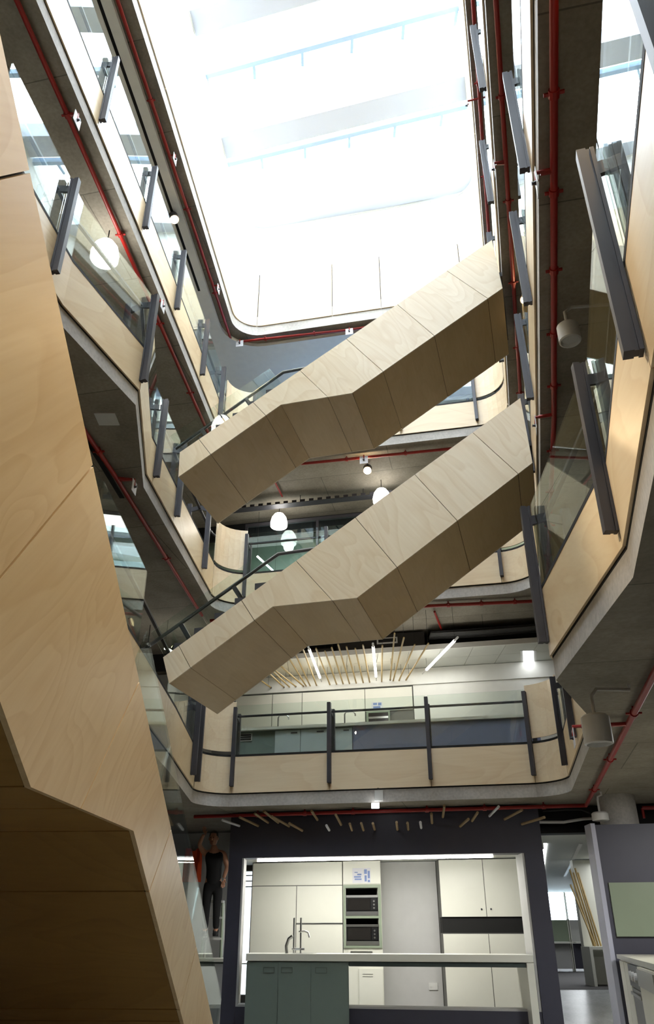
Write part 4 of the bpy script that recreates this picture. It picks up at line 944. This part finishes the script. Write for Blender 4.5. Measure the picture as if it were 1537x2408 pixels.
names = ['leftmost', 'second from left', 'third from left', 'fourth from left', 'fifth from left', 'sixth from left', 'seventh from left', 'eighth from left', 'ninth from left', 'tenth from left',
         'tenth from right', 'ninth from right', 'eighth from right', 'seventh from right', 'sixth from right', 'fifth from right', 'fourth from right', 'third from right', 'second from right', 'rightmost']
for r_, i in enumerate(so):
    a = sticks[i]; p0 = shrink(a[0], a[1], 0, 6.2, KS); p1 = shrink(a[2], a[3], 0, 6.2, KS)
    t = thing('bamboo_stick', 'thin bamboo stick of the fan hung under the first level ceiling, ' + names[r_], 'bamboo stick', tuple((p0 + p1) / 2), 'bamboo fan over the first level kitchen')
    B().tube([p0, p1], .016, 7).build('stick', BAMBOO, t)
    for q in (p0 + (p1 - p0) * .02, p0 + (p1 - p0) * .75): B().tube([q, V(q.x, q.y, 6.215 if q.y > 14.78 - .21 * q.x else 6.645)], .003, 5).build('hanger', BLACK, t)
    B().tube([p1 - (p1 - p0).normalized() * .04, p1], .02, 7).build('end_cap', DARK, t)
for i, a in enumerate(tubes):
    p0 = shrink(a[0], a[1], 0, 6.2, KS); p1 = shrink(a[2], a[3], 0, 6.2, KS)
    t = thing('tube_light', ['left', 'middle', 'right'][i] + ' glowing tube light among the bamboo sticks', 'lamp', tuple((p0 + p1) / 2))
    B().tube([p0, p1], .026, 8).build('tube', TUBE, t)
    d = (p1 - p0).normalized()
    B().tube([p0 - d * .18, p0], .02, 8).build('end_cap', LAMPW, t); B().tube([p1, p1 + d * .3], .012, 8).build('stem', STEEL, t)
    for q in (p0, p1): B().tube([q, V(q.x, q.y, 6.215 if q.y > 14.78 - .21 * q.x else 6.645)], .003, 5).build('hanger', BLACK, t)
    pointl('tube_glow', (p0 + p1) / 2 - V(0, 0, .6), 5, (1, .98, .93), .15)
tf = thing('ceiling_troffer', 'square white ceiling light at the right of the first level kitchen', 'lamp', (4.0, 14.95, 6.2))
B().prism([(3.80, 14.46, 6.206), (4.0, 14.46, 6.206), (4.24, 15.45, 6.206), (4.04, 15.45, 6.206)], (0, 0, .008)).build('diffuser', TROF, tf)
B().prism([(3.74, 14.44, 6.214), (4.06, 14.44, 6.214), (4.30, 15.47, 6.214), (3.98, 15.47, 6.214)], (0, 0, .005)).build('frame', LAMPW, tf)
struct('wall_end', kb(B(), 4.02, 4.5, 13.9, 14.1, F1, 6.64), CHAR)
area('first_level_light', (.8, 15.2, 6.15), (4, .6), 17, (1, .99, .94), (0, 0, math.atan(-.21)))
# left tubes and globe seen through the stair glass
t = thing('tube_light', 'short glowing tube light at the left behind the stair glass', 'lamp', (-2.8, 14.4, 6.1))
B().tube([(-3.02, 13.9, 6.08), (-2.55, 14.9, 6.08)], .028, 8).build('tube', TUBE, t)
for q in ((-3.02, 13.9, 6.08), (-2.55, 14.9, 6.08)): B().tube([q, (q[0], q[1], 6.64)], .003, 5).build('hanger', BLACK, t)
t = thing('wall_lamp', 'small glowing lamp at the left behind the stair glass', 'lamp', (-3.5, 14.4, 5.4))
B().lathe((-3.42, 14.2, 5.55), [(.001, .12), (.1, .08), (.13, 0), (.08, -.06), (.001, -.07)], 16).build('shade', LAMP, t, smooth=True); B().tube([(-3.42, 14.2, 5.67), (-3.42, 14.2, 6.65)], .008, 6).build('cord', BLACK, t)

# ------------------------------------------------------------------ second and third level offices
for k, cc in ((2, 16.5), (3, 16.5)):
    f = FL[k]; top = S[k + 1]
    struct('wall_office', kb(B(), -8, 8.5, cc, cc + .15, f, top - .02), [None, None, SAGE2, WHITE][k])
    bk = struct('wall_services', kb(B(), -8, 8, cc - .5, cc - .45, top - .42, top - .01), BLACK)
    area('office_light', (0.8, cc - 1.2, top - .6), (6, .8), 24 if k == 2 else 18, (1, .98, .92), (0, 0, math.atan(-.21)))
ct = thing('cable_tray', 'perforated cable tray under the third level soffit above the pendant lamps', 'cable tray', tuple(bp(.5, 15.0, 9.85)))
kb(B(), -2.4, 4.2, 14.85, 15.05, 9.82, 9.83).build('bed', DARK, ct)
for i in range(34): kb(B(), -2.3 + i * .19, -2.2 + i * .19, 14.835, 14.85, 9.82, 9.88).build('lip', DARK, ct)
for i in range(5): B().tube([bp(-2 + i * 1.4, 14.95, 9.83), bp(-2 + i * 1.4, 14.95, 10.05)], .008, 5).build('hanger', DARK, ct)
db = thing('tube_light', 'slanting glowing tube light reflected beside the second level post', 'lamp', tuple(bp(-1.3, 15.6, 8.6)))
db['label'] = 'glowing tube light in the second level office beside the back post'
B().tube([bp(-1.58, 15.5, 8.90), bp(-1.18, 15.9, 8.63)], .022, 8).build('tube', TUBE, db)
for q in (bp(-1.58, 15.5, 8.90), bp(-1.18, 15.9, 8.63)): B().tube([q, V(q.x, q.y, 10.04)], .003, 5).build('hanger', BLACK, db)
ofr = thing('office_partition', 'glazed office partition frame behind the second level back balustrade', 'partition', tuple(bp(0, 15.6, FL[2])))
for x in (-1.9, -.25, 1.3, 2.9): kb(B(), x, x + .06, 15.58, 15.64, FL[2], 9.75).build('stile', DARK, ofr)
for z in (8.2, 9.72): kb(B(), -1.9, 2.96, 15.57, 15.65, z, z + .07).build('rail', DARK, ofr)
for x in (-1.83, -.18, 1.37): kb(B(), x, x + 1.52, 15.605, 15.615, 8.28, 9.71).build('glass_pane', WGLASS, ofr)
w = thing('window_3', '', ''); del w['label']; del w['category']; w['kind'] = 'structure'; w.location = tuple(bp(2.2, 16.4, FL[3]))
kb(B(), -.5, 3.6, 16.44, 16.46, FL[3] + .3, 13.0).build('pane', WGLASS, w)
kb(B(), -.5, 3.6, 16.46, 16.49, FL[3] + .3, 13.0).build('daylit_pane', emit('daylit_blue', (.45, .62, .8, 1), 1.0), w)
for i in range(4): kb(B(), -.55 + i * 1.35, -.48 + i * 1.35, 16.40, 16.44, FL[3], 13.2).build('mullion', DARK, w)
